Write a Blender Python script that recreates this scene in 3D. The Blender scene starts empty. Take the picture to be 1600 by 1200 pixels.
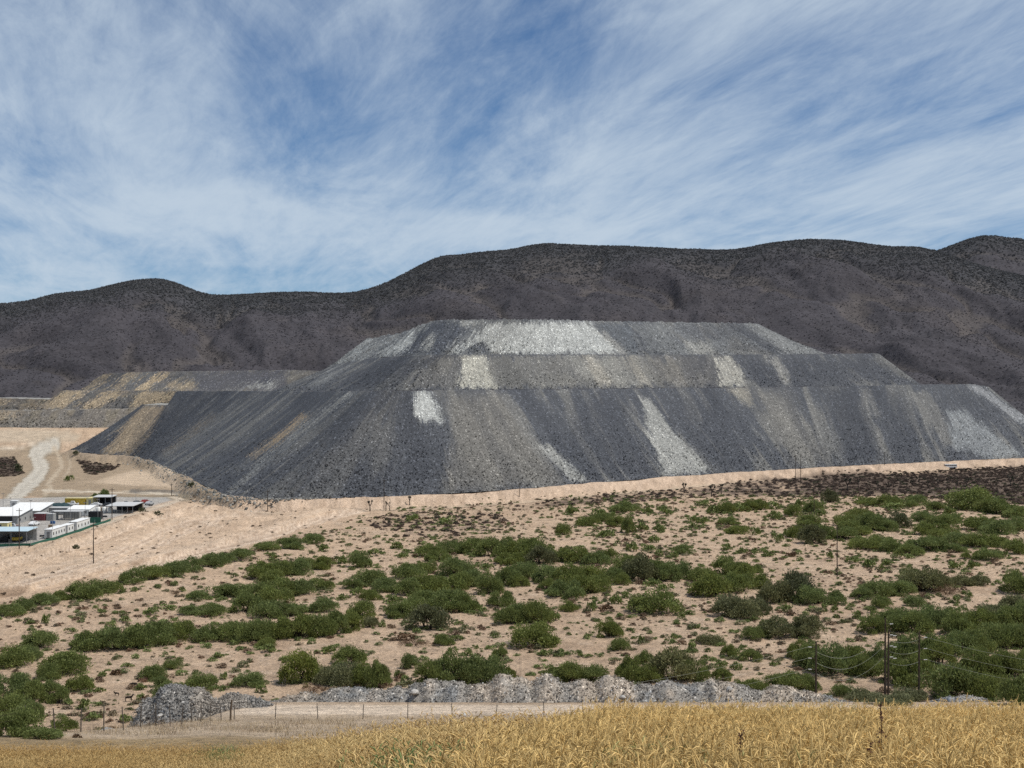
import bpy, math, random
import numpy as np
from mathutils import Vector

# ---------------------------------------------------------------- camera, sky, sun, exposure
SC = bpy.context.scene
COL = SC.collection
EYE = 50.0            # height of the lens above the plain (m)
F = 2240.0            # focal length in pixels of the 1600 px wide frame
cam_d = bpy.data.cameras.new('camera')
cam_d.sensor_width = 36.0
cam_d.lens = F / 1600.0 * 36.0
cam_d.clip_start = 0.3
cam_d.clip_end = 30000.0
cam = bpy.data.objects.new('camera', cam_d)
cam.location = (0, 0, EYE)
cam.rotation_euler = (math.pi / 2, 0, 0)
COL.objects.link(cam)
SC.camera = cam

SUN_EL, SUN_AZ = math.radians(61.0), math.radians(96.0)     # azimuth clockwise from +Y
sun_d = bpy.data.lights.new('sun', 'SUN')
sun_d.energy = 4.2
sun_d.angle = math.radians(0.55)
sun_d.color = (1.0, 0.955, 0.89)
sun = bpy.data.objects.new('sun', sun_d)
to_sun = Vector((math.sin(SUN_AZ) * math.cos(SUN_EL), math.cos(SUN_AZ) * math.cos(SUN_EL), math.sin(SUN_EL)))
sun.rotation_euler = to_sun.to_track_quat('Z', 'Y').to_euler()
COL.objects.link(sun)

world = bpy.data.worlds.new('World')
SC.world = world
world.use_nodes = True


def build_sky():
    nt = world.node_tree
    nt.nodes.clear()
    N, L = nt.nodes.new, nt.links.new
    out = N('ShaderNodeOutputWorld')
    bg = N('ShaderNodeBackground')
    bg.inputs['Strength'].default_value = 0.1
    L(bg.outputs[0], out.inputs['Surface'])
    sky = N('ShaderNodeTexSky')
    sky.sky_type = 'NISHITA'
    sky.sun_disc = False
    sky.sun_elevation = SUN_EL
    sky.sun_rotation = SUN_AZ
    sky.altitude = 2200
    sky.air_density = 1.0
    sky.dust_density = 0.25
    sky.ozone_density = 2.5
    tc = N('ShaderNodeTexCoord')
    sep = N('ShaderNodeSeparateXYZ')
    L(tc.outputs['Generated'], sep.inputs[0])

    def math_n(op, a, b=None):
        m = N('ShaderNodeMath'); m.operation = op
        for i, v in enumerate((a, b)):
            if v is None: continue
            if isinstance(v, (int, float)): m.inputs[i].default_value = v
            else: L(v, m.inputs[i])
        return m.outputs[0]
    zz = math_n('ADD', math_n('MAXIMUM', sep.outputs['Z'], 0.0), 0.075)
    u = math_n('DIVIDE', sep.outputs['X'], zz)
    v = math_n('DIVIDE', sep.outputs['Y'], zz)
    uv = N('ShaderNodeCombineXYZ')
    L(u, uv.inputs[0]); L(v, uv.inputs[1])

    def noise(rot, sx, sy, off, detail, rough, dist):
        mp = N('ShaderNodeMapping')
        mp.vector_type = 'POINT'
        mp.inputs['Rotation'].default_value = (0, 0, math.radians(rot))
        mp.inputs['Scale'].default_value = (sx, sy, 1)
        mp.inputs['Location'].default_value = off
        r = N('ShaderNodeVectorRotate'); r.rotation_type = 'Z_AXIS'
        r.inputs['Angle'].default_value = math.radians(rot)
        L(uv.outputs[0], r.inputs['Vector'])
        mp.inputs['Rotation'].default_value = (0, 0, 0)
        L(r.outputs[0], mp.inputs['Vector'])
        n = N('ShaderNodeTexNoise')
        n.inputs['Scale'].default_value = 1.0
        n.inputs['Detail'].default_value = detail
        n.inputs['Roughness'].default_value = rough
        n.inputs['Distortion'].default_value = dist
        L(mp.outputs[0], n.inputs['Vector'])
        return n.outputs['Fac']
    big = noise(-6, 0.55, 0.42, (15.7, 0.3, 2), 4.0, 0.5, 0.35)
    streak = noise(-10, 2.6, 0.62, (7.1, 2.2, 4), 9.0, 0.68, 0.45)
    fine = noise(-18, 9.0, 1.9, (1.1, 5.2, 8), 7.0, 0.68, 0.5)
    s = math_n('ADD', math_n('MULTIPLY', big, 1.10), math_n('MULTIPLY', streak, 0.78))
    s = math_n('ADD', s, math_n('MULTIPLY', fine, 0.32))
    ramp = N('ShaderNodeValToRGB')
    ramp.color_ramp.interpolation = 'EASE'
    e = ramp.color_ramp.elements
    e[0].position, e[0].color = 0.74 / 2.0, (0.06, 0.06, 0.06, 1)
    e[1].position, e[1].color = 1.37 / 2.0, (1, 1, 1, 1)
    L(math_n('DIVIDE', s, 2.0), ramp.inputs['Fac'])
    tint = N('ShaderNodeMix'); tint.data_type = 'RGBA'; tint.blend_type = 'MULTIPLY'
    tint.inputs['Factor'].default_value = 1.0
    L(sky.outputs['Color'], tint.inputs['A'])
    tint.inputs['B'].default_value = (0.34, 0.57, 0.76, 1)
    mix = N('ShaderNodeMix'); mix.data_type = 'RGBA'
    L(math_n('MULTIPLY', ramp.outputs['Color'], 0.9), mix.inputs['Factor'])
    L(tint.outputs['Result'], mix.inputs['A'])
    mix.inputs['B'].default_value = (5.5, 6.45, 7.45, 1)
    L(mix.outputs['Result'], bg.inputs['Color'])


build_sky()
SC.render.engine = 'CYCLES'
SC.view_settings.view_transform = 'Standard'
SC.view_settings.look = 'None'
SC.view_settings.exposure = 0.0
SC.view_settings.gamma = 1.0
SC.view_settings.use_curve_mapping = False
SC.cycles.use_denoising = False
SC.cycles.max_bounces = 5
SC.cycles.diffuse_bounces = 2
SC.cycles.glossy_bounces = 2
SC.cycles.transmission_bounces = 2
SC.cycles.transparent_max_bounces = 4

random.seed(7)
rng = np.random.default_rng(7)


# ---------------------------------------------------------------- numeric helpers
def _hash(ix, iy, seed):
    h = (ix.astype(np.int64) * 374761393 + iy.astype(np.int64) * 668265263 + seed * 1442695041) & 0xFFFFFFFF
    h = ((h ^ (h >> 13)) * 1274126177) & 0xFFFFFFFF
    h = ((h ^ (h >> 16)) * 2246822519) & 0xFFFFFFFF
    return (h ^ (h >> 15)) & 0xFFFFFFFF


def perlin(x, y, seed=0):
    x = np.asarray(x, float); y = np.asarray(y, float)
    x, y = np.broadcast_arrays(x, y)
    x0 = np.floor(x); y0 = np.floor(y)
    fx = x - x0; fy = y - y0
    ix = x0.astype(np.int64); iy = y0.astype(np.int64)

    def g(dx, dy):
        a = _hash(ix + dx, iy + dy, seed) * (2 * np.pi / 4294967296.0)
        return np.cos(a) * (fx - dx) + np.sin(a) * (fy - dy)
    u = fx * fx * fx * (fx * (fx * 6 - 15) + 10)
    v = fy * fy * fy * (fy * (fy * 6 - 15) + 10)
    a = g(0, 0) * (1 - u) + g(1, 0) * u
    b = g(0, 1) * (1 - u) + g(1, 1) * u
    return (a * (1 - v) + b * v) * 1.41


def fbm(x, y, seed=0, octv=4, gain=0.5):
    s = 0; a = 1.0; t = 0
    for i in range(octv):
        s = s + a * perlin(np.asarray(x) * 2 ** i, np.asarray(y) * 2 ** i, seed + i * 17)
        t += a; a *= gain
    return s / t


def sstep(a, b, x):
    t = np.clip((np.asarray(x, float) - a) / (b - a), 0, 1)
    return t * t * (3 - 2 * t)


def sdf_poly(x, y, poly):
    """signed distance, negative inside"""
    P = np.array(poly, float)
    d = np.full(np.shape(x), 1e18)
    inside = np.zeros(np.shape(x), bool)
    for i in range(len(P)):
        a, b = P[i], P[(i + 1) % len(P)]
        e = b - a
        wx, wy = x - a[0], y - a[1]
        t = np.clip((wx * e[0] + wy * e[1]) / (e @ e + 1e-12), 0, 1)
        d = np.minimum(d, (wx - t * e[0]) ** 2 + (wy - t * e[1]) ** 2)
        c = ((a[1] > y) != (b[1] > y))
        with np.errstate(divide='ignore', invalid='ignore'):
            xi = a[0] + (y - a[1]) / (b[1] - a[1] + 1e-30) * (b[0] - a[0])
        inside ^= (c & (x < xi))
    d = np.sqrt(d)
    return np.where(inside, -d, d)


def dist_line(x, y, line):
    P = np.array(line, float)
    d = np.full(np.shape(x), 1e18)
    for i in range(len(P) - 1):
        a, b = P[i], P[i + 1]
        e = b - a
        wx, wy = x - a[0], y - a[1]
        t = np.clip((wx * e[0] + wy * e[1]) / (e @ e + 1e-12), 0, 1)
        d = np.minimum(d, (wx - t * e[0]) ** 2 + (wy - t * e[1]) ** 2)
    return np.sqrt(d)


def P2W(px, py, z=0.0):
    """sight line through a photo pixel met with a level z: used to survey the place"""
    Y = (EYE - z) * F / (py - 600.0)
    return ((px - 800.0) / F * Y, Y)


def W2P(X, Y, Z):
    Y = np.maximum(Y, 0.5)
    return 800.0 + X / Y * F, 600.0 + (EYE - Z) / Y * F


# ---------------------------------------------------------------- terrain
TOE_PX = [(112, 706), (150, 710), (195, 712), (215, 714), (237, 720), (262, 732), (290, 745), (322, 763), (350, 774), (385, 780),
          (440, 781), (500, 779), (600, 776), (700, 771), (800, 765), (900, 757), (1000, 749), (1100, 741), (1200, 735),
          (1300, 729), (1400, 724), (1500, 720), (1600, 716), (1700, 713)]
TOE_Z = 4.0
TOE_W = [P2W(a, b, TOE_Z) for a, b in TOE_PX]
PAD_PX = [(-120, 862), (0, 857), (54, 853), (104, 835), (160, 815), (215, 799), (272, 782), (262, 777), (150, 776), (60, 778), (-120, 782)]
PAD_Z = 3.0
PAD_W = [P2W(a, b, PAD_Z) for a, b in PAD_PX]
CUT_W = [P2W(a, b) for a, b in [(150, 884), (250, 826), (330, 806), (470, 800), (500, 806), (400, 832), (250, 872), (180, 890)]]
BANK_W = [P2W(a, b) for a, b in [(-60, 985), (60, 962), (180, 930), (300, 905), (420, 868), (520, 842)]]
BENCH_A = [P2W(a, b) for a, b in [(-200, 905), (0, 896), (110, 866), (172, 842), (240, 816), (330, 803), (400, 800), (470, 795), (420, 786), (330, 786), (280, 784), (215, 800), (104, 838), (0, 858), (-200, 862)]]
BENCH_B = [P2W(a, b) for a, b in [(-200, 945), (40, 925), (180, 892), (300, 864), (420, 834), (520, 806), (620, 788), (560, 784), (470, 795), (400, 800), (330, 803), (240, 816), (172, 842), (110, 866), (0, 896), (-200, 905)]]
SCARP_W = [P2W(a, b) for a, b in [(255, 826), (300, 822), (360, 824), (420, 818), (470, 806)]]

PR_Y = [-400, -60, 0, 4, 9, 22, 26, 35, 50, 62, 73, 100, 121, 128, 134, 137, 145, 205, 235, 9000]
PR_Z = [20, 5, -1.7, -2.15, -3.2, -5.9, -7.3, -10.4, -13.7, -15.9, -18.0, -23.8, -28.3, -29.1, -29.9, -30.4, -33.5, -49.4, -50, -50]
PL_Y = [-400, -60, 0, 4, 9, 22, 26, 35, 50, 62, 70, 90, 130, 165, 200, 9000]
PL_Z = [20, 5, -1.7, -2.15, -3.2, -5.9, -7.3, -10.4, -13.7, -15.9, -17.6, -26, -42, -49.4, -50, -50]


def H(X, Y):
    X = np.asarray(X, float); Y = np.asarray(Y, float)
    r = np.interp(Y, PR_Y, PR_Z)
    l = np.interp(Y, PL_Y, PL_Z)
    w = sstep(-24, -46, X)
    z = EYE + r * (1 - w) + l * w
    near = sstep(6, 60, Y) * (1 - sstep(110, 150, Y))
    z = z + near * (0.25 * fbm(X / 6, Y / 6, 3, 3)) * (1 - 0.8 * sstep(116, 122, Y))
    pl = sstep(180, 260, Y)
    z = z + np.interp(Y, [955, 1000, 1065, 1200, 9000], [0, 5, 18, 22, 22]) * sstep(-215, -262, X)
    z = z + pl * (1 - sstep(900, 1200, Y)) * (0.9 * fbm(X / 45, Y / 45, 11, 3) + 0.30 * fbm(X / 7, Y / 7, 12, 4, 0.62))
    far = (Y > 230) & (Y < 1400)
    if np.any(far):
        xf, yf = X[far] if X.ndim else X, Y[far] if Y.ndim else Y
        zf = np.zeros(np.shape(xf))
        d = dist_line(xf, yf, TOE_W)
        zf += TOE_Z * (1 - sstep(3.0, 9.0 + 5 * fbm(xf / 9, yf / 9, 5, 3) + 1.5 * perlin(xf / 2.5, yf / 2.5, 6), d))
        s = sdf_poly(xf, yf, PAD_W)
        n = fbm(xf / 5, yf / 5, 21, 3)
        zf += PAD_Z * (1 - sstep(0.0, 14.0 + 3 * n, s))
        s2 = sdf_poly(xf, yf, CUT_W)
        zf -= 1.6 * (1 - sstep(-6, 2 + n, s2))
        rl = 0.8 * np.abs(perlin(xf / 3.1 + 0.6 * n, yf / 22, 57))
        clear = sstep(9, 22, d) * sstep(1.0, 9.0, s)
        zf += clear * 1.5 * (1 - sstep(-1.0, 3.2 + rl * 2, sdf_poly(xf, yf, BENCH_B) + 2.2 * n))
        zf += clear * 2.1 * (1 - sstep(-1.0, 3.8 + rl * 2, sdf_poly(xf, yf, BENCH_A) + 2.2 * n))
        gr = (1 - sstep(-4, 6, np.minimum(sdf_poly(xf, yf, BENCH_A), sdf_poly(xf, yf, BENCH_B)))) * sstep(0.5, 5, s)
        zf += gr * (0.55 * np.abs(fbm(xf / 4.2 + 0.15 * yf / 4, yf / 9, 61, 3)) + 0.3 * fbm(xf / 1.8, yf / 3, 62, 3))
        zf += clear * 0.5 * np.exp(-((sdf_poly(xf, yf, BENCH_A) + 1.5) / 1.6) ** 2) * (n > -0.15)
        d2 = dist_line(xf, yf, BANK_W)
        zf += 1.5 * np.exp(-(d2 / 14) ** 2) * (1 + 0.6 * fbm(xf / 6, yf / 6, 8, 3))
        d3 = dist_line(xf, yf, SCARP_W)
        zf += clear * 2.2 * np.exp(-(d3 / 9) ** 2)
        if z.ndim: z[far] += zf
        else: z = z + zf
    return z


def ground_at(px, py, far=1400.0):
    """where the sight line through a photo pixel meets the terrain"""
    px = np.atleast_1d(np.asarray(px, float)); py = np.atleast_1d(np.asarray(py, float))
    Ys = np.geomspace(5, far, 900)
    dx = (px - 800) / F; dz = (py - 600) / F
    res = np.full(px.shape, np.nan); prev = np.zeros(px.shape)
    B = 64
    for i in range(0, len(px), B):
        yy = Ys[None, :]
        XX = dx[i:i + B, None] * yy
        hh = H(XX, np.broadcast_to(yy, XX.shape).copy())
        rz = EYE - dz[i:i + B, None] * yy
        hit = hh >= rz
        k = np.argmax(hit, axis=1)
        k = np.where(hit.any(axis=1), k, len(Ys) - 1)
        k0 = np.maximum(k - 1, 0)
        ar = np.arange(len(k))
        a = (rz - hh)[ar, k0]; b = (rz - hh)[ar, k]
        t = np.clip(a / (a - b + 1e-9), 0, 1)
        res[i:i + B] = Ys[k0] + (Ys[k] - Ys[k0]) * t
    X = dx * res
    return X, res, H(X, res)


# ---------------------------------------------------------------- object helpers
def tag(o, label=None, cat=None, group=None, kind=None):
    if label: o['label'] = label
    if cat: o['category'] = cat
    if group: o['group'] = group
    if kind: o['kind'] = kind
    return o


def link(name, me, parent=None, m=None):
    o = bpy.data.objects.new(name, me)
    COL.objects.link(o)
    if m is not None and me is not None and not me.materials:
        me.materials.append(m)
    if parent is not None: o.parent = parent
    return o


def empty(name, loc=(0, 0, 0), rz=0.0):
    o = bpy.data.objects.new(name, None)
    o.empty_display_size = 0.5
    o.location = loc
    o.rotation_euler = (0, 0, rz)
    COL.objects.link(o)
    return o


def mesh_np(name, V, faces_idx, loop_tot, mats=(), smooth=False, mat_idx=None):
    me = bpy.data.meshes.new(name)
    V = np.asarray(V, np.float32)
    me.vertices.add(len(V)); me.vertices.foreach_set('co', V.ravel())
    faces_idx = np.asarray(faces_idx, np.int32).ravel(); loop_tot = np.asarray(loop_tot, np.int32)
    me.loops.add(len(faces_idx)); me.loops.foreach_set('vertex_index', faces_idx)
    me.polygons.add(len(loop_tot))
    me.polygons.foreach_set('loop_start', np.concatenate([[0], np.cumsum(loop_tot)[:-1]]).astype(np.int32))
    try: me.polygons.foreach_set('loop_total', loop_tot)
    except Exception: pass
    if smooth: me.polygons.foreach_set('use_smooth', np.ones(len(loop_tot), bool))
    for m in mats: me.materials.append(m)
    if mat_idx is not None: me.polygons.foreach_set('material_index', np.asarray(mat_idx, np.int32))
    me.update(calc_edges=True)
    me.validate()
    return me


def set_col(me, C, name='Col'):
    a = me.attributes.new(name, 'FLOAT_COLOR', 'POINT')
    C = np.asarray(C, np.float32).reshape(-1, 3)
    a.data.foreach_set('color', np.concatenate([C, np.ones((len(C), 1), np.float32)], 1).ravel())


def set_f(me, vals, name, typ='FLOAT'):
    a = me.attributes.new(name, typ, 'POINT')
    a.data.foreach_set('value', np.asarray(vals).ravel())


def grid_mesh(name, P, C=None, m=None, smooth=True, wrap=False):
    n, k = P.shape[:2]
    idx = np.arange(n * k).reshape(n, k)
    a, b, c, d = idx[:-1, :-1], idx[:-1, 1:], idx[1:, 1:], idx[1:, :-1]
    q = np.stack([a, b, c, d], -1).reshape(-1, 4)
    me = mesh_np(name, P.reshape(-1, 3), q, np.full(len(q), 4), [m] if m else [], smooth)
    if C is not None: set_col(me, C)
    return me


class MB:
    """collects boxes, tubes and quads into one mesh"""
    def __init__(s): s.v = []; s.f = []

    def quad(s, *p):
        i = len(s.v); s.v += [tuple(q) for q in p]; s.f.append(tuple(range(i, i + len(p))))
        return s

    def box(s, x0, x1, y0, y1, z0, z1):
        i = len(s.v)
        s.v += [(x0, y0, z0), (x1, y0, z0), (x1, y1, z0), (x0, y1, z0), (x0, y0, z1), (x1, y0, z1), (x1, y1, z1), (x0, y1, z1)]
        for f in ((3, 2, 1, 0), (4, 5, 6, 7), (0, 1, 5, 4), (1, 2, 6, 5), (2, 3, 7, 6), (3, 0, 4, 7)):
            s.f.append(tuple(i + k for k in f))
        return s

    def tube(s, pts, rad, n=6, cap=True):
        pts = [Vector(p) for p in pts]
        if not hasattr(rad, '__len__'): rad = [rad] * len(pts)
        i0 = len(s.v)
        up = None
        for k, p in enumerate(pts):
            d = (pts[min(k + 1, len(pts) - 1)] - pts[max(k - 1, 0)])
            d = d.normalized() if d.length > 1e-9 else Vector((0, 0, 1))
            if up is None: up = Vector((1, 0, 0)) if abs(d.x) < 0.8 else Vector((0, 1, 0))
            a = d.cross(up)
            a = a.normalized() if a.length > 1e-6 else d.orthogonal().normalized()
            b = d.cross(a); up = a.cross(d) if a.cross(d).length > 1e-6 else up
            for j in range(n):
                t = 2 * math.pi * j / n
                s.v.append(tuple(p + (a * math.cos(t) + b * math.sin(t)) * rad[k]))
        for k in range(len(pts) - 1):
            for j in range(n):
                p, q = i0 + k * n + j, i0 + k * n + (j + 1) % n
                s.f.append((p, q, q + n, p + n))
        if cap:
            s.f.append(tuple(i0 + j for j in reversed(range(n))))
            s.f.append(tuple(i0 + (len(pts) - 1) * n + j for j in range(n)))
        return s

    def mesh(s, name, m=None, smooth=False):
        me = bpy.data.meshes.new(name)
        me.from_pydata(s.v, [], s.f)
        if smooth: me.polygons.foreach_set('use_smooth', np.ones(len(me.polygons), bool))
        if m: me.materials.append(m)
        me.update()
        return me

    def build(s, name, m, parent=None, smooth=False):
        return link(name, s.mesh(name, m, smooth), parent)


# ---------------------------------------------------------------- materials
def new_mat(name):
    m = bpy.data.materials.new(name)
    m.use_nodes = True
    nt = m.node_tree
    b = nt.nodes['Principled BSDF']
    if 'Specular IOR Level' in b.inputs: b.inputs['Specular IOR Level'].default_value = 0.25
    return m, nt, b


def mathn(nt, op, a, b=None, c=None, clamp=False):
    m = nt.nodes.new('ShaderNodeMath'); m.operation = op; m.use_clamp = clamp
    for i, v in enumerate((a, b, c)):
        if v is None: continue
        if isinstance(v, (int, float)): m.inputs[i].default_value = v
        else: nt.links.new(v, m.inputs[i])
    return m.outputs[0]


def noise_n(nt, scale, detail=4, rough=0.55, vec=None, dist=0.0):
    n = nt.nodes.new('ShaderNodeTexNoise')
    n.inputs['Scale'].default_value = scale
    n.inputs['Detail'].default_value = detail
    n.inputs['Roughness'].default_value = rough
    n.inputs['Distortion'].default_value = dist
    if vec is None:
        g = nt.nodes.new('ShaderNodeTexCoord'); vec = g.outputs['Object']
    nt.links.new(vec, n.inputs['Vector'])
    return n.outputs['Fac']


def mulcol(nt, col, fac):
    v = nt.nodes.new('ShaderNodeVectorMath'); v.operation = 'SCALE'
    if isinstance(col, tuple): v.inputs[0].default_value = col[:3]
    else: nt.links.new(col, v.inputs[0])
    if isinstance(fac, (int, float)): v.inputs['Scale'].default_value = fac
    else: nt.links.new(fac, v.inputs['Scale'])
    return v.outputs[0]


def maprange(nt, x, a, b, c, d):
    m = nt.nodes.new('ShaderNodeMapRange')
    nt.links.new(x, m.inputs[0])
    for i, v in enumerate((a, b, c, d)): m.inputs[i + 1].default_value = v
    return m.outputs[0]


def bump(nt, bsdf, h, strength, dist):
    b = nt.nodes.new('ShaderNodeBump')
    b.inputs['Strength'].default_value = strength
    b.inputs['Distance'].default_value = dist
    nt.links.new(h, b.inputs['Height'])
    nt.links.new(b.outputs[0], bsdf.inputs['Normal'])


def plain(name, col, rough=0.8, var=0.25, scale=1.5, metal=0.0):
    m, nt, b = new_mat(name)
    n = noise_n(nt, scale, 4, 0.6)
    f = maprange(nt, n, 0.3, 0.7, 1 - var, 1 + var)
    nt.links.new(mulcol(nt, col, f), b.inputs['Base Color'])
    b.inputs['Roughness'].default_value = rough
    b.inputs['Metallic'].default_value = metal
    return m


def attr(nt, name, typ='GEOMETRY'):
    a = nt.nodes.new('ShaderNodeAttribute'); a.attribute_name = name; a.attribute_type = typ
    return a


def mat_ground():
    m, nt, b = new_mat('dry_earth')
    c = attr(nt, 'Col').outputs['Color']
    n1 = noise_n(nt, 0.16, 6, 0.65)
    n2 = noise_n(nt, 1.3, 6, 0.7)
    n3 = noise_n(nt, 7.0, 3, 0.6)
    f = mathn(nt, 'MULTIPLY', maprange(nt, n1, 0.3, 0.7, 0.78, 1.18), maprange(nt, n2, 0.3, 0.7, 0.62, 1.30))
    f = mathn(nt, 'MULTIPLY', f, maprange(nt, n3, 0.3, 0.7, 0.85, 1.12))
    nt.links.new(mulcol(nt, c, f), b.inputs['Base Color'])
    b.inputs['Roughness'].default_value = 0.95
    h = mathn(nt, 'ADD', mathn(nt, 'MULTIPLY', n2, 0.7), mathn(nt, 'MULTIPLY', n1, 1.2))
    bump(nt, b, h, 1.0, 1.3)
    return m


def mat_rock(name, cell=1.0, calm=1.0):
    """loose tipped rock: blocks with their own tone"""
    m, nt, b = new_mat(name)
    c = attr(nt, 'Col').outputs['Color']
    tc = nt.nodes.new('ShaderNodeTexCoord').outputs['Object']

    def vor(scale):
        v = nt.nodes.new('ShaderNodeTexVoronoi')
        v.inputs['Scale'].default_value = scale
        nt.links.new(tc, v.inputs['Vector'])
        w = nt.nodes.new('ShaderNodeSeparateColor')
        nt.links.new(v.outputs['Color'], w.inputs[0])
        return v.outputs['Distance'], w.outputs[0], w.outputs[1]
    d1, r1, g1 = vor(0.85 / cell)
    d2, r2, g2 = vor(1.9 / cell)
    f = mathn(nt, 'MULTIPLY', maprange(nt, r1, 0, 1, 1 - 0.38 * calm * 0.7, 1 + 0.38 * calm), maprange(nt, r2, 0, 1, 1 - 0.28 * calm * 0.7, 1 + 0.28 * calm))
    lite = mathn(nt, 'MULTIPLY', maprange(nt, g1, 0.90, 0.99, 0, 1), 1.5)
    lite2 = mathn(nt, 'MULTIPLY', maprange(nt, g2, 0.92, 0.99, 0, 1), 0.9)
    f = mathn(nt, 'MULTIPLY', f, mathn(nt, 'ADD', 1.0, mathn(nt, 'ADD', lite, lite2)))
    nt.links.new(mulcol(nt, c, f), b.inputs['Base Color'])
    b.inputs['Roughness'].default_value = 0.9
    h = mathn(nt, 'ADD', mathn(nt, 'MULTIPLY', d1, -1.0), mathn(nt, 'MULTIPLY', d2, -0.6))
    bump(nt, b, h, 0.42, 0.7 * cell)
    return m


def mat_inst(name, rough=0.9, var=0.2, scale=3.0):
    """material of scattered pieces: the colour is carried by each piece"""
    m, nt, b = new_mat(name)
    c = attr(nt, 'tint', 'INSTANCER').outputs['Vector']
    n = noise_n(nt, scale, 3, 0.6)
    nt.links.new(mulcol(nt, c, maprange(nt, n, 0.3, 0.7, 1 - var, 1 + var)), b.inputs['Base Color'])
    b.inputs['Roughness'].default_value = rough
    return m


def mat_leaf(name, col, inst=False, var=0.35, trans=0.25):
    m, nt, b = new_mat(name)
    sh = attr(nt, 'shade').outputs['Fac']
    if inst:
        base = attr(nt, 'tint', 'INSTANCER').outputs['Vector']
        col_o = mulcol(nt, base, maprange(nt, sh, 0, 1, 1 - var, 1 + var))
    else:
        oi = nt.nodes.new('ShaderNodeObjectInfo')
        hv = nt.nodes.new('ShaderNodeHueSaturation')
        hv.inputs['Color'].default_value = (*col, 1)
        nt.links.new(maprange(nt, oi.outputs['Random'], 0, 1, 0.488, 0.506), hv.inputs['Hue'])
        nt.links.new(maprange(nt, oi.outputs['Random'], 0, 1, 1.05, 0.92), hv.inputs['Saturation'])
        col_o = mulcol(nt, hv.outputs[0], maprange(nt, sh, 0, 1, 1 - var, 1 + var))
    nt.links.new(col_o, b.inputs['Base Color'])
    b.inputs['Roughness'].default_value = 0.65
    tr = nt.nodes.new('ShaderNodeBsdfTranslucent')
    nt.links.new(col_o, tr.inputs['Color'])
    mx = nt.nodes.new('ShaderNodeMixShader'); mx.inputs[0].default_value = trans
    nt.links.new(b.outputs[0], mx.inputs[1]); nt.links.new(tr.outputs[0], mx.inputs[2])
    nt.links.new(mx.outputs[0], nt.nodes['Material Output'].inputs['Surface'])
    return m


# ---------------------------------------------------------------- scatter (uncountable stuff only)
def scatter(name, pts, scl, rot, idx, tint, protos, parent=None, label=None, cat=None):
    me = bpy.data.meshes.new(name)
    pts = np.asarray(pts, np.float32)
    me.vertices.add(len(pts)); me.vertices.foreach_set('co', pts.ravel())
    a = me.attributes.new('scl', 'FLOAT_VECTOR', 'POINT'); a.data.foreach_set('vector', np.asarray(scl, np.float32).ravel())
    a = me.attributes.new('rot', 'FLOAT_VECTOR', 'POINT'); a.data.foreach_set('vector', np.asarray(rot, np.float32).ravel())
    a = me.attributes.new('tint', 'FLOAT_VECTOR', 'POINT'); a.data.foreach_set('vector', np.asarray(tint, np.float32).ravel())
    a = me.attributes.new('idx', 'INT', 'POINT'); a.data.foreach_set('value', np.asarray(idx, np.int32).ravel())
    o = link(name, me, parent)
    c = bpy.data.collections.new(name + '_pieces')
    for i, pm in enumerate(protos):
        po = bpy.data.objects.new('%s_piece_%02d' % (name, i), pm)
        c.objects.link(po)
    g = bpy.data.node_groups.new(name + '_scatter', 'GeometryNodeTree')
    g.interface.new_socket('Geometry', in_out='INPUT', socket_type='NodeSocketGeometry')
    g.interface.new_socket('Geometry', in_out='OUTPUT', socket_type='NodeSocketGeometry')
    N, L = g.nodes.new, g.links.new
    gi, go = N('NodeGroupInput'), N('NodeGroupOutput')
    iop = N('GeometryNodeInstanceOnPoints')
    ci = N('GeometryNodeCollectionInfo')
    ci.inputs['Collection'].default_value = c
    ci.inputs['Separate Children'].default_value = True
    ci.inputs['Reset Children'].default_value = True

    def na(n, t):
        x = N('GeometryNodeInputNamedAttribute'); x.data_type = t; x.inputs['Name'].default_value = n
        return x.outputs['Attribute']
    iop.inputs['Pick Instance'].default_value = True
    L(gi.outputs[0], iop.inputs['Points'])
    L(ci.outputs[0], iop.inputs['Instance'])
    L(na('idx', 'INT'), iop.inputs['Instance Index'])
    er = N('FunctionNodeEulerToRotation')
    L(na('rot', 'FLOAT_VECTOR'), er.inputs[0])
    L(er.outputs[0], iop.inputs['Rotation'])
    L(na('scl', 'FLOAT_VECTOR'), iop.inputs['Scale'])
    L(iop.outputs[0], go.inputs[0])
    md = o.modifiers.new('scatter', 'NODES'); md.node_group = g
    tag(o, label, cat, kind='stuff')
    return o


def rock_mesh(name, seed, m, sub=1, flat=0.7):
    import bmesh
    bm = bmesh.new()
    bmesh.ops.create_icosphere(bm, subdivisions=sub, radius=1.0)
    r = random.Random(seed)
    axes = [Vector((r.gauss(0, 1), r.gauss(0, 1), r.gauss(0, 1))).normalized() for _ in range(7)]
    cut = [r.uniform(0.55, 0.9) for _ in axes]
    sx, sy = r.uniform(0.75, 1.2), r.uniform(0.75, 1.2)
    for v in bm.verts:
        p = v.co.copy()
        for a, c in zip(axes, cut):
            d = p.dot(a)
            if d > c: p -= a * (d - c)
        p *= 1 + r.uniform(-0.07, 0.07)
        v.co = Vector((p.x * sx, p.y * sy, p.z * flat))
    me = bpy.data.meshes.new(name)
    bm.to_mesh(me); bm.free()
    me.materials.append(m)
    return me


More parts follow.
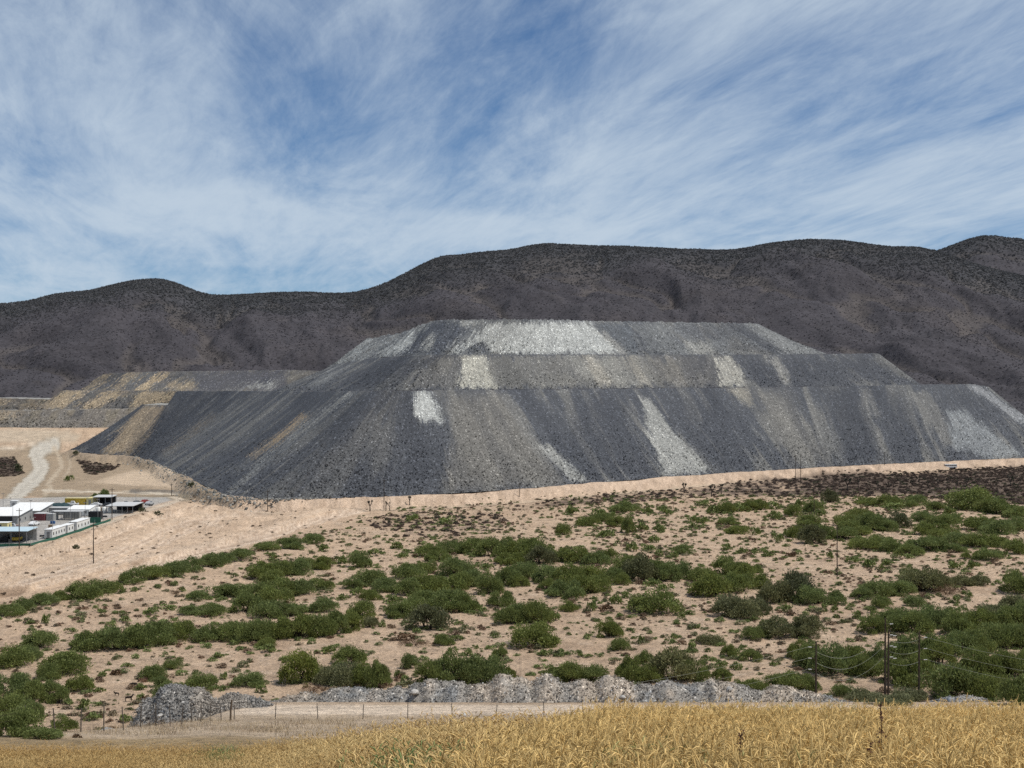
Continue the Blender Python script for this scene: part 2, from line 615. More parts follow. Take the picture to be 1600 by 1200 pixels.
def bush_mesh(name, seed, m, n=900, leaf=0.10, lobes=16, flat=0.75, upright=False, lower=0.05):
    """leaf sprays gathered in uneven lobes over a dome of radius 1"""
    r = np.random.default_rng(seed)
    cs = []
    for i in range(lobes):
        a = r.uniform(0, 2 * np.pi); rad = math.sqrt(r.uniform(0, 1)) * 0.72
        rad = rad if i % 3 else 0.62 + 0.16 * r.random()
        hgt = (1 - rad ** 2) * r.uniform(0.25, 0.80) * flat + 0.12
        if i % 3 == 0: hgt = r.uniform(0.06, 0.30)
        cs.append((math.cos(a) * rad, math.sin(a) * rad, hgt, r.uniform(0.24, 0.42)))
    cs = np.array(cs)
    k = r.integers(0, lobes, n)
    d = r.normal(size=(n, 3)); d[:, 2] = np.abs(d[:, 2]) * 0.9 - 0.25 * (r.random(n))
    d /= np.linalg.norm(d, axis=1)[:, None]
    rad = cs[k, 3] * (0.55 + 0.55 * r.random(n) ** 0.6) * np.where(r.random(n) < 0.12, r.uniform(1.1, 1.5, n), 1.0)
    c = cs[k, :3] + d * rad[:, None] * np.array([1, 1, 0.85])
    c[:, 2] = np.maximum(c[:, 2], lower * r.random(n))
    # leaf spray quad: pointing outwards and up
    ax = d + r.normal(scale=0.55, size=(n, 3)) + np.array([0, 0, 0.55 if upright else 0.25])
    ax /= np.linalg.norm(ax, axis=1)[:, None]
    sd = np.cross(ax, r.normal(size=(n, 3)))
    sd /= np.linalg.norm(sd, axis=1)[:, None] + 1e-9
    ln = leaf * r.uniform(0.7, 1.7, n)[:, None]; wd = leaf * r.uniform(0.35, 0.7, n)[:, None]
    V = np.stack([c - ax * ln * 0.5, c + sd * wd, c + ax * ln, c - sd * wd], 1).reshape(-1, 3)
    me = mesh_np(name, V, np.arange(4 * n), np.full(n, 4), [m])
    lobe_t = r.random(lobes)
    sh = np.clip(0.55 * lobe_t[k] + 0.45 * r.random(n), 0, 1)
    set_f(me, np.repeat(sh, 4).astype(np.float32), 'shade')
    return me


def stem_mesh(name, seed, m, n=7):
    r = random.Random(seed)
    b = MB()
    for i in range(n):
        a = r.uniform(0, 6.28); q = r.uniform(0.25, 0.62)
        e = Vector((math.cos(a) * q, math.sin(a) * q, r.uniform(0.3, 0.62)))
        mid = e * 0.5 + Vector((r.uniform(-.06, .06), r.uniform(-.06, .06), 0.05))
        b.tube([(math.cos(a) * 0.04, math.sin(a) * 0.04, -0.06), mid, e], [0.035, 0.024, 0.008], 5)
    return b.mesh(name, m, True)


# ---------------------------------------------------------------- the ground
M_GROUND = mat_ground()


def build_ground():
    daz = 0.40
    tx = np.concatenate([np.linspace(-1, 1, 901)]) * 0.43
    az_in = np.arctan(tx)
    left = np.linspace(-math.pi, az_in[0], 40)[:-1]
    right = np.linspace(az_in[-1], math.pi, 40)[1:]
    az = np.concatenate([left, az_in, right])
    rr = np.concatenate([[0.0, 1.0, 2.0, 3.0], np.geomspace(4, 70, 60)[:-1], np.linspace(70, 150, 81)[:-1], np.linspace(150, 215, 20)[:-1],
                         1.0 / np.linspace(1 / 215.0, 1 / 1250.0, 330), [1500, 2000, 3000, 5000, 9000, 16000]])
    A, R = np.meshgrid(az, rr, indexing='xy')
    c = np.maximum(np.cos(A), 0.6)
    scale = np.where(np.abs(A) < 0.6, 1.0 / np.cos(np.clip(A, -0.9, 0.9)), 1.0 / c)
    X = R * scale * np.sin(A); Y = R * scale * np.cos(A)
    Z = H(X, Y)
    px, py = W2P(X, Y, Z)
    vis = Y > 1
    # --- soil colour, from what lies there, plus painted shading on the bench cuts
    C = np.zeros(X.shape + (3,)) + np.array([0.445, 0.33, 0.235])
    n1 = fbm(X / 30, Y / 30, 31, 4); n2 = fbm(X / 6, Y / 6, 33, 4); n3 = fbm(X / 120, Y / 120, 35, 3); n4 = fbm(X / 2.2, Y / 2.2, 37, 3)

    def lay(mask, col, k=1.0):
        mk = (np.clip(mask, 0, 1) * k)[..., None]
        C[:] = C * (1 - mk) + np.array(col) * mk
    lay(sstep(0.0, 0.45, n1), (0.37, 0.265, 0.185), 0.8)
    lay(sstep(0.05, 0.5, n2), (0.51, 0.40, 0.305), 0.65)
    lay(sstep(0.15, 0.5, -n2), (0.31, 0.235, 0.175), 0.5)
    lay(sstep(0.12, 0.45, n4) * sstep(150, 250, Y), (0.22, 0.16, 0.11), 0.55)
    jx = px + 6 * fbm(X / 8, Y / 8, 41, 3); jy = py + 4 * fbm(X / 8, Y / 8, 43, 3)

    def poly(pts, soft=4.0):
        return np.where(vis & (Y > 150), 1 - sstep(-soft, soft * 0.5, sdf_poly(jx, jy, pts)), 0)

    def track(pts, w, soft=2.0):
        return np.where(vis & (Y > 150), 1 - sstep(w - soft, w + soft, dist_line(jx * 1.0, jy, pts)), 0)
    # graded, bare pinkish earth west of the scrub
    lay(poly([(-200, 950), (0, 945), (180, 912), (340, 868), (480, 828), (600, 795), (760, 775), (900, 765), (600, 772), (380, 780), (280, 785), (110, 852), (0, 860), (-200, 866)], 8),
        (0.50, 0.37, 0.265), 0.9)
    lay(poly([(255, 832), (300, 815), (390, 818), (470, 806), (420, 822), (330, 833)], 3) , (0.33, 0.235, 0.165), 0.7)
    lay(poly([(230, 810), (330, 796), (480, 800), (470, 806), (330, 806), (250, 824)], 3), (0.40, 0.29, 0.20), 0.5)
    rill = perlin(X / 2.6 + 0.5 * n2, Y / 30, 55)
    lay(poly([(-200, 905), (120, 858), (280, 790), (240, 800), (104, 838), (0, 858), (-200, 865)], 5) * sstep(0.05, 0.4, rill), (0.34, 0.24, 0.17), 0.6)
    for k, (pts, w) in enumerate([([(20, 900), (150, 870), (230, 838), (270, 812), (330, 802)], 3.0), ([(40, 905), (160, 876), (250, 842), (285, 815)], 2.0),
                                  ([(150, 884), (260, 862), (400, 842), (500, 810), (620, 785), (800, 772)], 4.0), ([(180, 898), (300, 872), (430, 838), (520, 806)], 2.0)]):
        lay(track(pts, w), (0.56, 0.44, 0.335), 0.8)
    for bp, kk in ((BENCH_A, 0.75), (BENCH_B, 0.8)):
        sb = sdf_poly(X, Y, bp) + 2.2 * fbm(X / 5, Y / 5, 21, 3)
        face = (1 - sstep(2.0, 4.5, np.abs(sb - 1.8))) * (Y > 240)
        lay(face * sstep(-0.2, 0.3, rill + 0.3 * n2), (0.27, 0.185, 0.125), min(1.0, kk * 1.2))  # shading of the bench cuts put into the soil colour
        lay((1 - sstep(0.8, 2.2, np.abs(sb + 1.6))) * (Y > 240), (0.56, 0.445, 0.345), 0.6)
    bare = np.where(Y > 240, 1 - sstep(-4, 6, np.minimum(sdf_poly(X, Y, BENCH_A), sdf_poly(X, Y, BENCH_B))), 0)
    fl = fbm(X / 3.0 + 0.1 * Y / 3, Y / 8, 63, 4, 0.6)
    lay(bare * sstep(0.08, 0.4, fl), (0.40, 0.285, 0.20), 0.5)
    lay(bare, (0.53, 0.41, 0.305), 0.45)
    lay(bare * sstep(0.1, 0.45, -fl), (0.62, 0.495, 0.39), 0.6)
    lay(bare * sstep(0.28, 0.5, fbm(X / 1.1, Y / 1.6, 64, 2)), (0.26, 0.19, 0.13), 0.45)
    for pts, w in [([(30, 912), (130, 884), (215, 852), (262, 826), (330, 808), (420, 800)], 1.4), ([(60, 916), (150, 890), (240, 856), (290, 832), (340, 815)], 1.2), ([(0, 882), (90, 862), (150, 846), (215, 820), (270, 803)], 1.3),
                   ([(160, 900), (280, 872), (400, 844), (480, 820), (560, 798)], 1.3), ([(230, 880), (340, 852), (440, 826), (540, 800), (640, 786)], 1.2)]:
        lay(track(pts, w + 2.2, 1.2), (0.63, 0.51, 0.405), 0.7)
        lay(track(pts, w, 1.0), (0.34, 0.245, 0.175), 0.7)
    # banks and road along the foot of the tip
    d = dist_line(X, Y, TOE_W)
    lay((1 - sstep(7, 13, d + 4 * n2)) * sstep(350, 400, px), (0.52, 0.40, 0.305), 0.95)
    lay((1 - sstep(4, 11, d + 4 * n2)) * (1 - sstep(330, 390, px)) * (Y > 300), (0.26, 0.215, 0.165), 0.7)
    lay((1 - sstep(6, 9, np.abs(d - 5))) * sstep(0.0, 0.3, perlin(X / 2.4 + n2, Y / 2.4, 59)) * sstep(330, 390, px), (0.37, 0.275, 0.20), 0.6)
    lay((1 - sstep(1.2, 2.6, np.abs(d - 19) + n2)) * sstep(340, 420, px), (0.20, 0.15, 0.11), 0.55)
    lay((1 - sstep(2, 4.5, np.abs(d - 14.5) + n2)) * sstep(340, 420, px), (0.50, 0.40, 0.30), 0.7)
    # ground west of the tip
    lay(poly([(-200, 782), (150, 776), (290, 780), (380, 795), (350, 772), (290, 748), (230, 722), (110, 708), (60, 694), (-200, 700)], 5), (0.295, 0.232, 0.165), 0.92)
    lay(poly([(150, 752), (190, 738), (260, 727), (275, 738), (285, 758), (300, 765), (180, 758), (115, 752)], 4), (0.50, 0.40, 0.30), 0.9)
    lay(poly([(-200, 702), (20, 692), (120, 690), (130, 676), (60, 668), (-200, 672)], 5), (0.44, 0.365, 0.28), 0.9)
    lay(poly([(70, 772), (250, 774), (300, 772), (300, 784), (200, 779), (60, 780)], 3), (0.21, 0.178, 0.13), 0.9)
    lay(track([(-60, 708), (20, 700), (60, 693)], 2.0), (0.55, 0.47, 0.38), 0.9)
    road = [(84, 695), (66, 701), (56, 709), (60, 720), (66, 730), (60, 742), (45, 756), (34, 766), (24, 778), (10, 792)]
    lay(track(road, 13.5, 2), (0.24, 0.195, 0.14), 0.7)
    lay(track(road, 10.5, 2.5), (0.48, 0.45, 0.395), 0.97)
    lay(track(road, 2.0, 1.5), (0.40, 0.37, 0.32), 0.7)
    lay(track([(84, 700), (92, 712), (97, 728), (88, 740), (74, 756), (80, 762), (70, 772)], 3.0), (0.43, 0.36, 0.275), 0.85)
    lay(track([(106, 712), (110, 730), (100, 745)], 1.5), (0.43, 0.36, 0.275), 0.7)
    lay(track([(68, 766), (120, 768), (200, 770), (300, 771)], 1.6, 1.2), (0.53, 0.47, 0.385), 0.95)
    lay(track([(205, 768), (255, 767), (300, 771), (330, 778), (350, 786), (372, 790)], 2.4, 1.4), (0.14, 0.125, 0.11), 0.85)
    for pts in ([(118, 716), (135, 722), (160, 726), (186, 727), (178, 733), (150, 741), (135, 740), (128, 728)], [(-150, 718), (22, 714), (30, 730), (36, 740), (20, 744), (-150, 746)]):
        lay(poly(pts, 2.5), (0.075, 0.055, 0.042), 0.92)
    # gravel yard
    lay(1 - sstep(-2.5, 1.0, sdf_poly(X, Y, PAD_W) + n2), (0.36, 0.35, 0.335), 0.95)
    lay(np.where(Y > 150, 1 - sstep(1.5, 3.0, np.abs(sdf_poly(X, Y, PAD_W) - 3) + n2), 0) * sstep(120, 170, px), (0.53, 0.45, 0.36), 0.8)
    # dark burnt scrub flat to the right
    lay(poly([(1235, 742), (1330, 736), (1430, 740), (1520, 732), (1700, 724), (1900, 722), (1900, 795), (1600, 788), (1520, 786), (1440, 776), (1380, 774), (1290, 776), (1150, 775), (1080, 776), (1000, 783), (860, 792), (780, 797), (900, 778), (1080, 765)], 6)
        * sstep(-0.38, 0.05, n2 + 0.4 * n1 + sstep(1180, 1420, px) * 0.5), (0.088, 0.064, 0.05), 0.93)
    lay(poly([(1560, 788), (1900, 790), (1900, 806), (1590, 804)], 3), (0.46, 0.36, 0.27), 0.8)
    lay(poly([(560, 815), (640, 800), (780, 806), (800, 822), (740, 835), (640, 840)], 8) * sstep(-0.2, 0.3, n2), (0.16, 0.115, 0.085), 0.6)
    # hillside under the camera: straw-coloured slope, service road
    hill = 1 - sstep(120, 150, Y)
    lay(hill * sstep(0, 1, 1.0 + 0 * X), (0.47, 0.375, 0.275), 0.95)
    lay(hill * sstep(0.0, 0.4, n2), (0.39, 0.295, 0.20), 0.6)
    lay((1 - sstep(68, 78, Y + 3 * n2)), (0.30, 0.215, 0.11), 0.9)
    lay((1 - sstep(3.6, 5.2, np.abs(Y - 128.5) + n4)) * sstep(-27, -23, X), (0.64, 0.53, 0.42), 0.97)
    # far flats: dry dark scrub
    lay(sstep(1050, 1180, Y) * sstep(900, 1200, px), (0.085, 0.066, 0.055))
    lay(sstep(1300, 1500, Y), (0.085, 0.066, 0.055))
    C = C * np.array([1.18, 1.15, 1.10])
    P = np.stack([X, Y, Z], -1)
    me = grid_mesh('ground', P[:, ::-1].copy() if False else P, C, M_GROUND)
    o = link('ground', me)
    tag(o, kind='structure')
    me.flip_normals() if me.polygons[len(me.polygons) // 2].normal.z < 0 else None
    return o


build_ground()

# ---------------------------------------------------------------- mountains
M_MOUNT = None


def mat_mountain():
    m, nt, b = new_mat('scrub_covered_slope')
    c = attr(nt, 'Col').outputs['Color']
    n1 = noise_n(nt, 0.02, 5, 0.6); n2 = noise_n(nt, 0.22, 5, 0.7)
    f = mathn(nt, 'MULTIPLY', maprange(nt, n1, 0.3, 0.7, 0.8, 1.2), maprange(nt, n2, 0.3, 0.7, 0.65, 1.35))
    nt.links.new(mulcol(nt, c, f), b.inputs['Base Color'])
    b.inputs['Roughness'].default_value = 1.0
    bump(nt, b, n2, 0.6, 3.0)
    return m


M_MOUNT = mat_mountain()
M_SCRUB_I = None


def ridge_z(p, Yr, tab):
    t = np.array(tab, float)
    # smooth interpolation
    pyv = np.interp(p, t[:, 0], t[:, 1])
    k = 0
    for off in (-14, -7, 7, 14): pyv = pyv + np.interp(p + off, t[:, 0], t[:, 1])
    pyv = pyv / 5.0
    return EYE + (600 - pyv) / F * Yr


def mount(name, tab, Y0, Yr_tab, p0, p1, nc, nr, prof, spur, seed, z0=-4.0, back=0.55):
    p = np.linspace(p0, p1, nc)
    Yr = np.interp(p, *zip(*Yr_tab))
    zr = ridge_z(p, Yr, tab)
    t = np.concatenate([np.linspace(0, 1.0, nr), np.linspace(1.0, 1.0 + back, 24)[1:]])
    T, Pp = np.meshgrid(t, p, indexing='ij')
    YR = np.broadcast_to(Yr, T.shape); ZR = np.broadcast_to(zr, T.shape)
    Y = Y0 + (YR - Y0) * T
    X = (Pp - 800) / F * YR * (0.55 + 0.45 * T) + (Pp - 800) / F * Y * 0.0
    X = (Pp - 800) / F * Y
    f = np.interp(np.minimum(T, 1), *zip(*prof))
    Z = z0 + (ZR - z0) * f
    over = np.maximum(T - 1, 0)
    Z = Z - over * (YR - Y0) * 0.30
    wx = X + 0.25 * Y + 120 * fbm(X / 330, Y / 330, seed + 5, 3)
    wy = Y + 120 * fbm(X / 300, Y / 300, seed + 6, 3)
    rid = np.abs(fbm(wx / 210, wy / 420, seed, 4, 0.5))
    rid2 = np.abs(fbm(wx / 75, wy / 150, seed + 9, 4, 0.55))
    bell = np.clip(np.minimum(T, 1), 0, 1)
    env = sstep(0.16, 0.5, bell) * (1 - sstep(0.80, 1.0, bell))
    Z = Z + env * (spur * (np.clip(rid / 0.5, 0, 1) ** 0.8 - 0.5) + spur * 0.15 * (sstep(0, 0.4, rid2) - 0.6))
    Z = Z + (1 - sstep(0.92, 1.0, bell) * 0.7) * 2.2 * fbm(X / 28, Y / 28, seed + 3, 4) * sstep(0.02, 0.2, T)
    n1 = fbm(X / 160, Y / 160, seed + 30, 4); n2 = fbm(X / 40, Y / 40, seed + 31, 4)
    C = np.zeros(X.shape + (3,)) + np.array([0.0515, 0.0475, 0.053])

    def lay(mask, col, k=1.0):
        mk = (np.clip(mask, 0, 1) * k)[..., None]
        C[:] = C * (1 - mk) + np.array(col) * mk
    lay(sstep(0.05, 0.5, n1), (0.060, 0.053, 0.055), 0.8)
    lay(sstep(0.1, 0.5, -n1), (0.047, 0.044, 0.050), 0.6)
    lay(sstep(0.25, 0.55, n2) * sstep(0.2, 0.4, T), (0.068, 0.061, 0.061), 0.5)
    lay(sstep(0.74, 0.92, T + 0.08 * n1), (0.046, 0.047, 0.051), 0.85)          # thicker green cover on the tops
    lay((1 - sstep(0.02, 0.07, rid)) * env, (0.105, 0.09, 0.078), 0.4)             # stony stream beds
    lay((1 - sstep(0.22, 0.34, T + 0.04 * n2)), (0.050, 0.045, 0.044), 0.8)
    P = np.stack([X, Y, Z], -1)
    me = grid_mesh(name, P, C, M_MOUNT)
    if me.polygons[len(me.polygons) // 2].normal.z < 0: me.flip_normals()
    o = link(name, me)
    tag(o, kind='structure')
    return P, T, n1


PROF = [(0, 0), (0.18, 0.05), (0.34, 0.15), (0.46, 0.27), (0.6, 0.47), (0.75, 0.715), (0.88, 0.905), (0.96, 0.985), (1, 1)]
RIDGE = [(-900, 470), (-400, 455), (-150, 488), (-60, 480), (0, 476), (50, 470), (90, 459), (130, 457), (165, 449), (205, 439), (240, 436), (262, 438), (290, 449), (315, 459),
         (332, 463), (370, 461), (430, 458), (480, 457), (520, 459), (545, 459), (575, 453), (610, 440), (640, 424), (665, 411), (690, 400), (706, 399), (716, 401), (740, 396), (800, 391),
         (835, 383), (855, 381), (885, 383), (930, 385), (990, 387), (1060, 390), (1130, 392), (1165, 389), (1200, 382), (1240, 377), (1275, 375), (1310, 376),
         (1370, 384), (1395, 387), (1422, 386), (1440, 388), (1466, 394), (1530, 416), (1600, 432), (1760, 452), (2200, 470), (2600, 480)]
PEAK = [(1200, 480), (1380, 430), (1440, 404), (1466, 393), (1500, 380), (1525, 371), (1543, 368), (1560, 370), (1580, 374), (1605, 374), (1660, 382), (1760, 372), (1900, 390), (2300, 420), (2600, 470)]
mountains = []
mountains.append(mount('mountain', RIDGE, 1040, [(-900, 2000), (0, 2000), (330, 2150), (690, 2250), (1275, 2350), (1466, 2300), (2600, 2200)], -700, 2300, 1000, 230, PROF, 32, 71))
mountains.append(mount('mountain', PEAK, 1700, [(1200, 2900), (2600, 2900)], 1230, 2300, 330, 90, PROF, 20, 171, z0=60))

# ---------------------------------------------------------------- tip of mine waste
M_TIP = mat_rock('tipped_waste_rock', 0.5, 0.75)
SLATE = (0.080, 0.083, 0.089)
REPOSE = math.tan(math.radians(36))


def streaks(s, t, seed):
    """tone of the tipped loads: long down-slope bands"""
    w = s + 2.5 * fbm(s / 18, t * 2.0, seed + 1, 2)
    a = fbm(w / 30, t * 0.8, seed, 3, 0.55)
    b = fbm(w / 9.0, t * 1.6 + 7, seed + 2, 3, 0.5)
    c = fbm(w / 1.7, t * 2.6 + 3, seed + 4, 2, 0.6)
    return a, b, c


def in_patch(jx, jy, pts, soft=3.0):
    return 1 - sstep(-soft, soft * 0.6, sdf_poly(jx, jy, pts))


def lift(name, pairs, parent, patches, seed, base, nx, nt_, toe_Y=None, cap=140.0, bumpy=0.5, crest_bumps=0.0, warm=0.0, thresh=0.0):
    """one lift of the tip: pairs of (crest px, toe px), sides at the angle of repose, flat top behind the crest"""
    pr = np.array([(c[0], c[1], t[0], t[1]) for c, t in pairs], float)
    u = np.concatenate([[0], np.cumsum(np.hypot(np.diff(pr[:, 0]), np.diff(pr[:, 2])))])
    U = np.linspace(0, u[-1], nx)
    cx, cy, tx, ty = [np.interp(U, u, pr[:, i]) for i in range(4)]
    if toe_Y is None:
        Yt = (EYE - TOE_Z) * F / (ty - 600.0)
    else:
        Yt = toe_Y(tx)
    Xt = (tx - 800) / F * Yt
    Zt = EYE - (ty - 600) / F * Yt
    # depth of the crest from the slope angle
    Yc = np.zeros(nx)
    for i in range(nx):
        cand = Yt[i] + np.linspace(-20, 130, 601)
        Zc = EYE - (cy[i] - 600) / F * cand
        Xc = (cx[i] - 800) / F * cand
        run = np.hypot(Xc - Xt[i], cand - Yt[i])
        need = (Zc - Zt[i]) / REPOSE
        err = run - need
        ok = np.where((err[1:] >= 0) & (err[:-1] < 0))[0]
        Yc[i] = cand[ok[-1] + 1] if len(ok) else cand[np.argmin(np.abs(err))]
    k = max(3, nx // 14)
    ker = np.hanning(2 * k + 1); ker /= ker.sum()
    Yc = np.convolve(np.pad(Yc, k, mode='edge'), ker, 'valid')
    Xc = (cx - 800) / F * Yc
    Zc = EYE - (cy - 600) / F * Yc
    Zc = Zc + 0.55 * fbm(U / 14.0, U * 0 + 2.5, seed + 70, 4, 0.6)
    if crest_bumps:
        Zc = Zc + crest_bumps * np.abs(perlin(U / 9.0, U * 0 + 0.5, seed + 77))
    T, _ = np.meshgrid(np.linspace(0, 1, nt_), U, indexing='ij')
    e = T - 0.022 * np.sin(np.pi * T) * 1.0
    X = Xc + (Xt - Xc) * T; Y = Yc + (Yt - Yc) * T; Z = Zc + (Zt - Zc) * T
    Z = Z - 0.035 * np.sin(np.pi * T) * (Zc - Zt)
    arc = np.concatenate([[0], np.cumsum(np.hypot(np.diff((Xc + Xt) / 2), np.diff((Yc + Yt) / 2)))])
    S = np.broadcast_to(arc, T.shape)
    a, b, c = streaks(S, T, seed)
    # fans and runnels: real relief
    ed = np.sin(np.pi * np.clip(T, 0, 1)) ** 0.5
    Z = Z + ed * (1.3 * a + 0.75 * b) + 0.25 * c * ed
    rgh = (0.35 + 0.9 * T ** 1.5) * bumpy
    jit = rng.normal(size=(nt_, nx, 3)) * 0.09 * rgh[..., None]
    jit[0] *= 0.5
    X = X + jit[..., 0] + 0.0; Y = Y + jit[..., 1]; Z = Z + jit[..., 2]
    px, py = W2P(X, Y, Z)
    jx = px + 9 * b + 10 * c + rng.normal(size=px.shape) * 2.6
    jy = py + 3.5 * perlin(S / 1.6, T * 4, seed + 8) + 5 * perlin(S / 5, T * 2, seed + 9) * (T > 0.06) + 9 * c * (T > 0.08) + rng.normal(size=px.shape) * 2.2
    C = np.zeros(X.shape + (3,)) + np.array(base)

    def lay(mask, col, k=1.0):
        mk = (np.clip(mask, 0, 1) * k)[..., None]
        C[:] = C * (1 - mk) + np.array(col) * mk
    lay(sstep(0.0 + thresh, 0.36, a + 0.65 * b + 0.10 * c), (0.132, 0.129, 0.121), 0.9)
    lay(sstep(0.05, 0.4, -a + 0.4 * b), (0.060, 0.063, 0.070), 0.8)
    lay(sstep(0.18 + thresh, 0.5, b + 0.3 * c), (0.165, 0.158, 0.142), 0.55 + warm * 0.3)
    lay(sstep(0.22, 0.5, c + 0.4 * a), (0.165, 0.163, 0.155), 0.35)
    if warm: lay(sstep(-0.15, 0.35, b + 0.5 * a), (0.19, 0.155, 0.105), warm)
    for pts, col, kk in patches:
        wide = sdf_poly(np.array([0.0]), np.array([0.0]), pts)[0] * 0 + (18.0 if col in (DARK, BRN) else 3.0)
        gr_ = 1.0 if col in (DARK, BRN) else (0.74 + 0.26 * sstep(-0.35, 0.25, c + 0.6 * b + 0.25 * rng.normal(size=px.shape)))
        lay(in_patch(jx, jy, pts, wide) * gr_, col, kk)
    C *= (1 + 0.05 * c + 0.10 * b + 0.10 * fbm(X / 5, (Y + Z) / 5, seed + 12, 3))[..., None]
    C = 0.1 * (np.clip(C * np.array([0.80, 0.815, 0.84]), 0.02, 0.6) / 0.1) ** 1.17
    C = np.clip(C, 0.03, 0.5)
    face = np.stack([X, Y, Z], -1)
    Cf = C
    # flat top behind the crest
    dirx = Xc - Xt; diry = Yc - Yt
    ln = np.hypot(dirx, diry) + 1e-6
    caps = []; capc = []
    for dd in (cap, cap * 0.5, 14.0, 5.0):
        caps.append(np.stack([Xc * (1 + dd * 0.6 / Yc), Yc + dd, Zc - 0.004 * dd - 0.3], -1))
        capc.append(np.broadcast_to(np.array([0.2, 0.195, 0.18]), (nx, 3)))
    P = np.concatenate([np.stack(caps), face], 0)
    CC = np.concatenate([np.stack(capc), Cf], 0)
    me = grid_mesh(name, P, CC, M_TIP, smooth=False)
    if me.polygons[len(me.polygons) // 2].normal.z < 0: me.flip_normals()
    link(name, me, parent)
    return dict(cx=cx, Yc=Yc, Zc=Zc, face=face, C=Cf, T=T, Xt=Xt, Yt=Yt)


WHITE = (0.34, 0.34, 0.315); PALE = (0.27, 0.265, 0.24); MIDG = (0.155, 0.15, 0.138); TAN = (0.225, 0.18, 0.125); DARK = (0.060, 0.063, 0.070); BRN = (0.150, 0.140, 0.122)
tip = empty('spoil_heap', (0, 0, 0))
tag(tip, 'huge terraced grey waste rock heap with pale streaks below the mountains', 'spoil heap')
PA_LOW = [
    ([(905, 612), (918, 612), (940, 655), (926, 655)], MIDG, 0.7), ([(1062, 690), (1085, 700), (1130, 738), (1112, 739)], MIDG, 0.5), ([(800, 700), (830, 690), (880, 757), (850, 760)], MIDG, 0.4),
    ([(500, 690), (520, 676), (470, 760), (430, 778)], MIDG, 0.45), ([(330, 640), (345, 636), (262, 715), (248, 716)], MIDG, 0.6), ([(430, 630), (446, 626), (330, 720), (312, 730)], MIDG, 0.5),
    ([(1210, 620), (1225, 618), (1268, 728), (1246, 730)], (0.19, 0.185, 0.17), 0.45), ([(1396, 610), (1408, 610), (1425, 660), (1412, 664)], MIDG, 0.5),
    ([(440, 612), (650, 612), (690, 700), (640, 772), (480, 776), (420, 770), (500, 680)], DARK, 0.45),
    ([(695, 612), (785, 612), (885, 758), (690, 770), (705, 690)], BRN, 0.62),
    ([(648, 611), (668, 609), (680, 628), (690, 662), (668, 655), (650, 655)], WHITE, 0.95),
    ([(780, 615), (797, 615), (842, 690), (866, 740), (840, 712)], MIDG, 0.8),
    ([(838, 696), (862, 698), (884, 720), (920, 752), (896, 754), (852, 712)], PALE, 0.85),
    ([(998, 622), (1012, 620), (1046, 668), (1080, 700), (1114, 739), (1032, 743), (1024, 700), (1008, 660)], PALE, 0.95),
    ([(900, 612), (985, 612), (1025, 740), (925, 752), (880, 690)], DARK, 0.65),
    ([(1040, 610), (1120, 610), (1190, 734), (1120, 738), (1070, 680)], DARK, 0.55),
    ([(548, 612), (560, 612), (470, 678), (400, 738), (362, 770), (352, 772), (392, 735)], PALE, 0.65),
    ([(474, 648), (486, 648), (444, 684), (396, 716), (384, 716)], (0.28, 0.215, 0.14), 0.95), ([(330, 650), (342, 648), (262, 708), (250, 710)], TAN, 0.6), ([(420, 690), (432, 684), (372, 738), (358, 744)], MIDG, 0.8),
    ([(224, 634), (262, 634), (250, 652), (224, 690), (200, 711), (158, 709), (190, 670)], (0.27, 0.215, 0.15), 1.0),
    ([(228, 645), (240, 640), (205, 700), (196, 706)], (0.10, 0.095, 0.09), 0.5),
    ([(395, 612), (412, 612), (262, 718), (240, 717)], MIDG, 0.6), ([(455, 612), (470, 612), (340, 705), (300, 735), (290, 735)], MIDG, 0.45),
    ([(280, 612), (350, 612), (225, 712), (203, 712)], DARK, 0.8),
    ([(1130, 606), (1168, 604), (1175, 640), (1160, 630)], (0.24, 0.22, 0.18), 0.75),
    ([(1170, 606), (1232, 606), (1300, 727), (1235, 731)], BRN, 0.45),
    ([(1286, 606), (1345, 606), (1386, 724), (1318, 727)], DARK, 0.9),
    ([(1345, 606), (1358, 606), (1374, 650), (1364, 655)], MIDG, 0.7),
    ([(1360, 606), (1415, 606), (1450, 690), (1440, 720), (1400, 722)], DARK, 0.6),
    ([(1420, 614), (1448, 610), (1470, 640), (1495, 700), (1470, 690), (1440, 650)], MIDG, 0.85),
    ([(1478, 640), (1505, 640), (1545, 672), (1600, 712), (1540, 718), (1490, 700)], (0.21, 0.215, 0.21), 0.8),
    ([(1508, 601), (1530, 601), (1606, 650), (1640, 690), (1600, 664)], (0.25, 0.25, 0.245), 0.85),
]
low = lift('lower_lift', [((170, 668), (108, 704)), ((222, 632), (118, 707)), ((262, 633), (195, 712)), ((276, 611), (205, 713)), ((345, 611), (217, 715)), ((400, 611), (237, 720)), ((470, 611), (290, 745)),
                          ((557, 611), (352, 774)), ((592, 611), (440, 781)), ((622, 611), (545, 778)), ((642, 611), (625, 775)), ((665, 610), (700, 771)), ((720, 609), (770, 767)),
                          ((785, 609), (880, 759)), ((900, 608), (985, 750)), ((1000, 607), (1105, 741)), ((1100, 606), (1190, 736)), ((1200, 605), (1268, 731)), ((1290, 604), (1335, 727)),
                          ((1425, 601), (1470, 721)), ((1519, 600), (1612, 715)), ((1545, 604), (1690, 713))], tip, PA_LOW, 201, SLATE, 1250, 215)


def after(l, extra):
    g = np.arange(200.0, 1700.0, 5.0)
    yv = np.interp(g, l['cx'], l['Yc'])
    k = np.hanning(75); k /= k.sum()
    sm = np.convolve(np.pad(yv, 37, mode='edge'), k, 'valid')       # the upper lifts are rounded more broadly
    return lambda px: np.maximum(np.interp(px, g, sm) + extra, np.interp(px, l['cx'], l['Yc']) + 3.0)


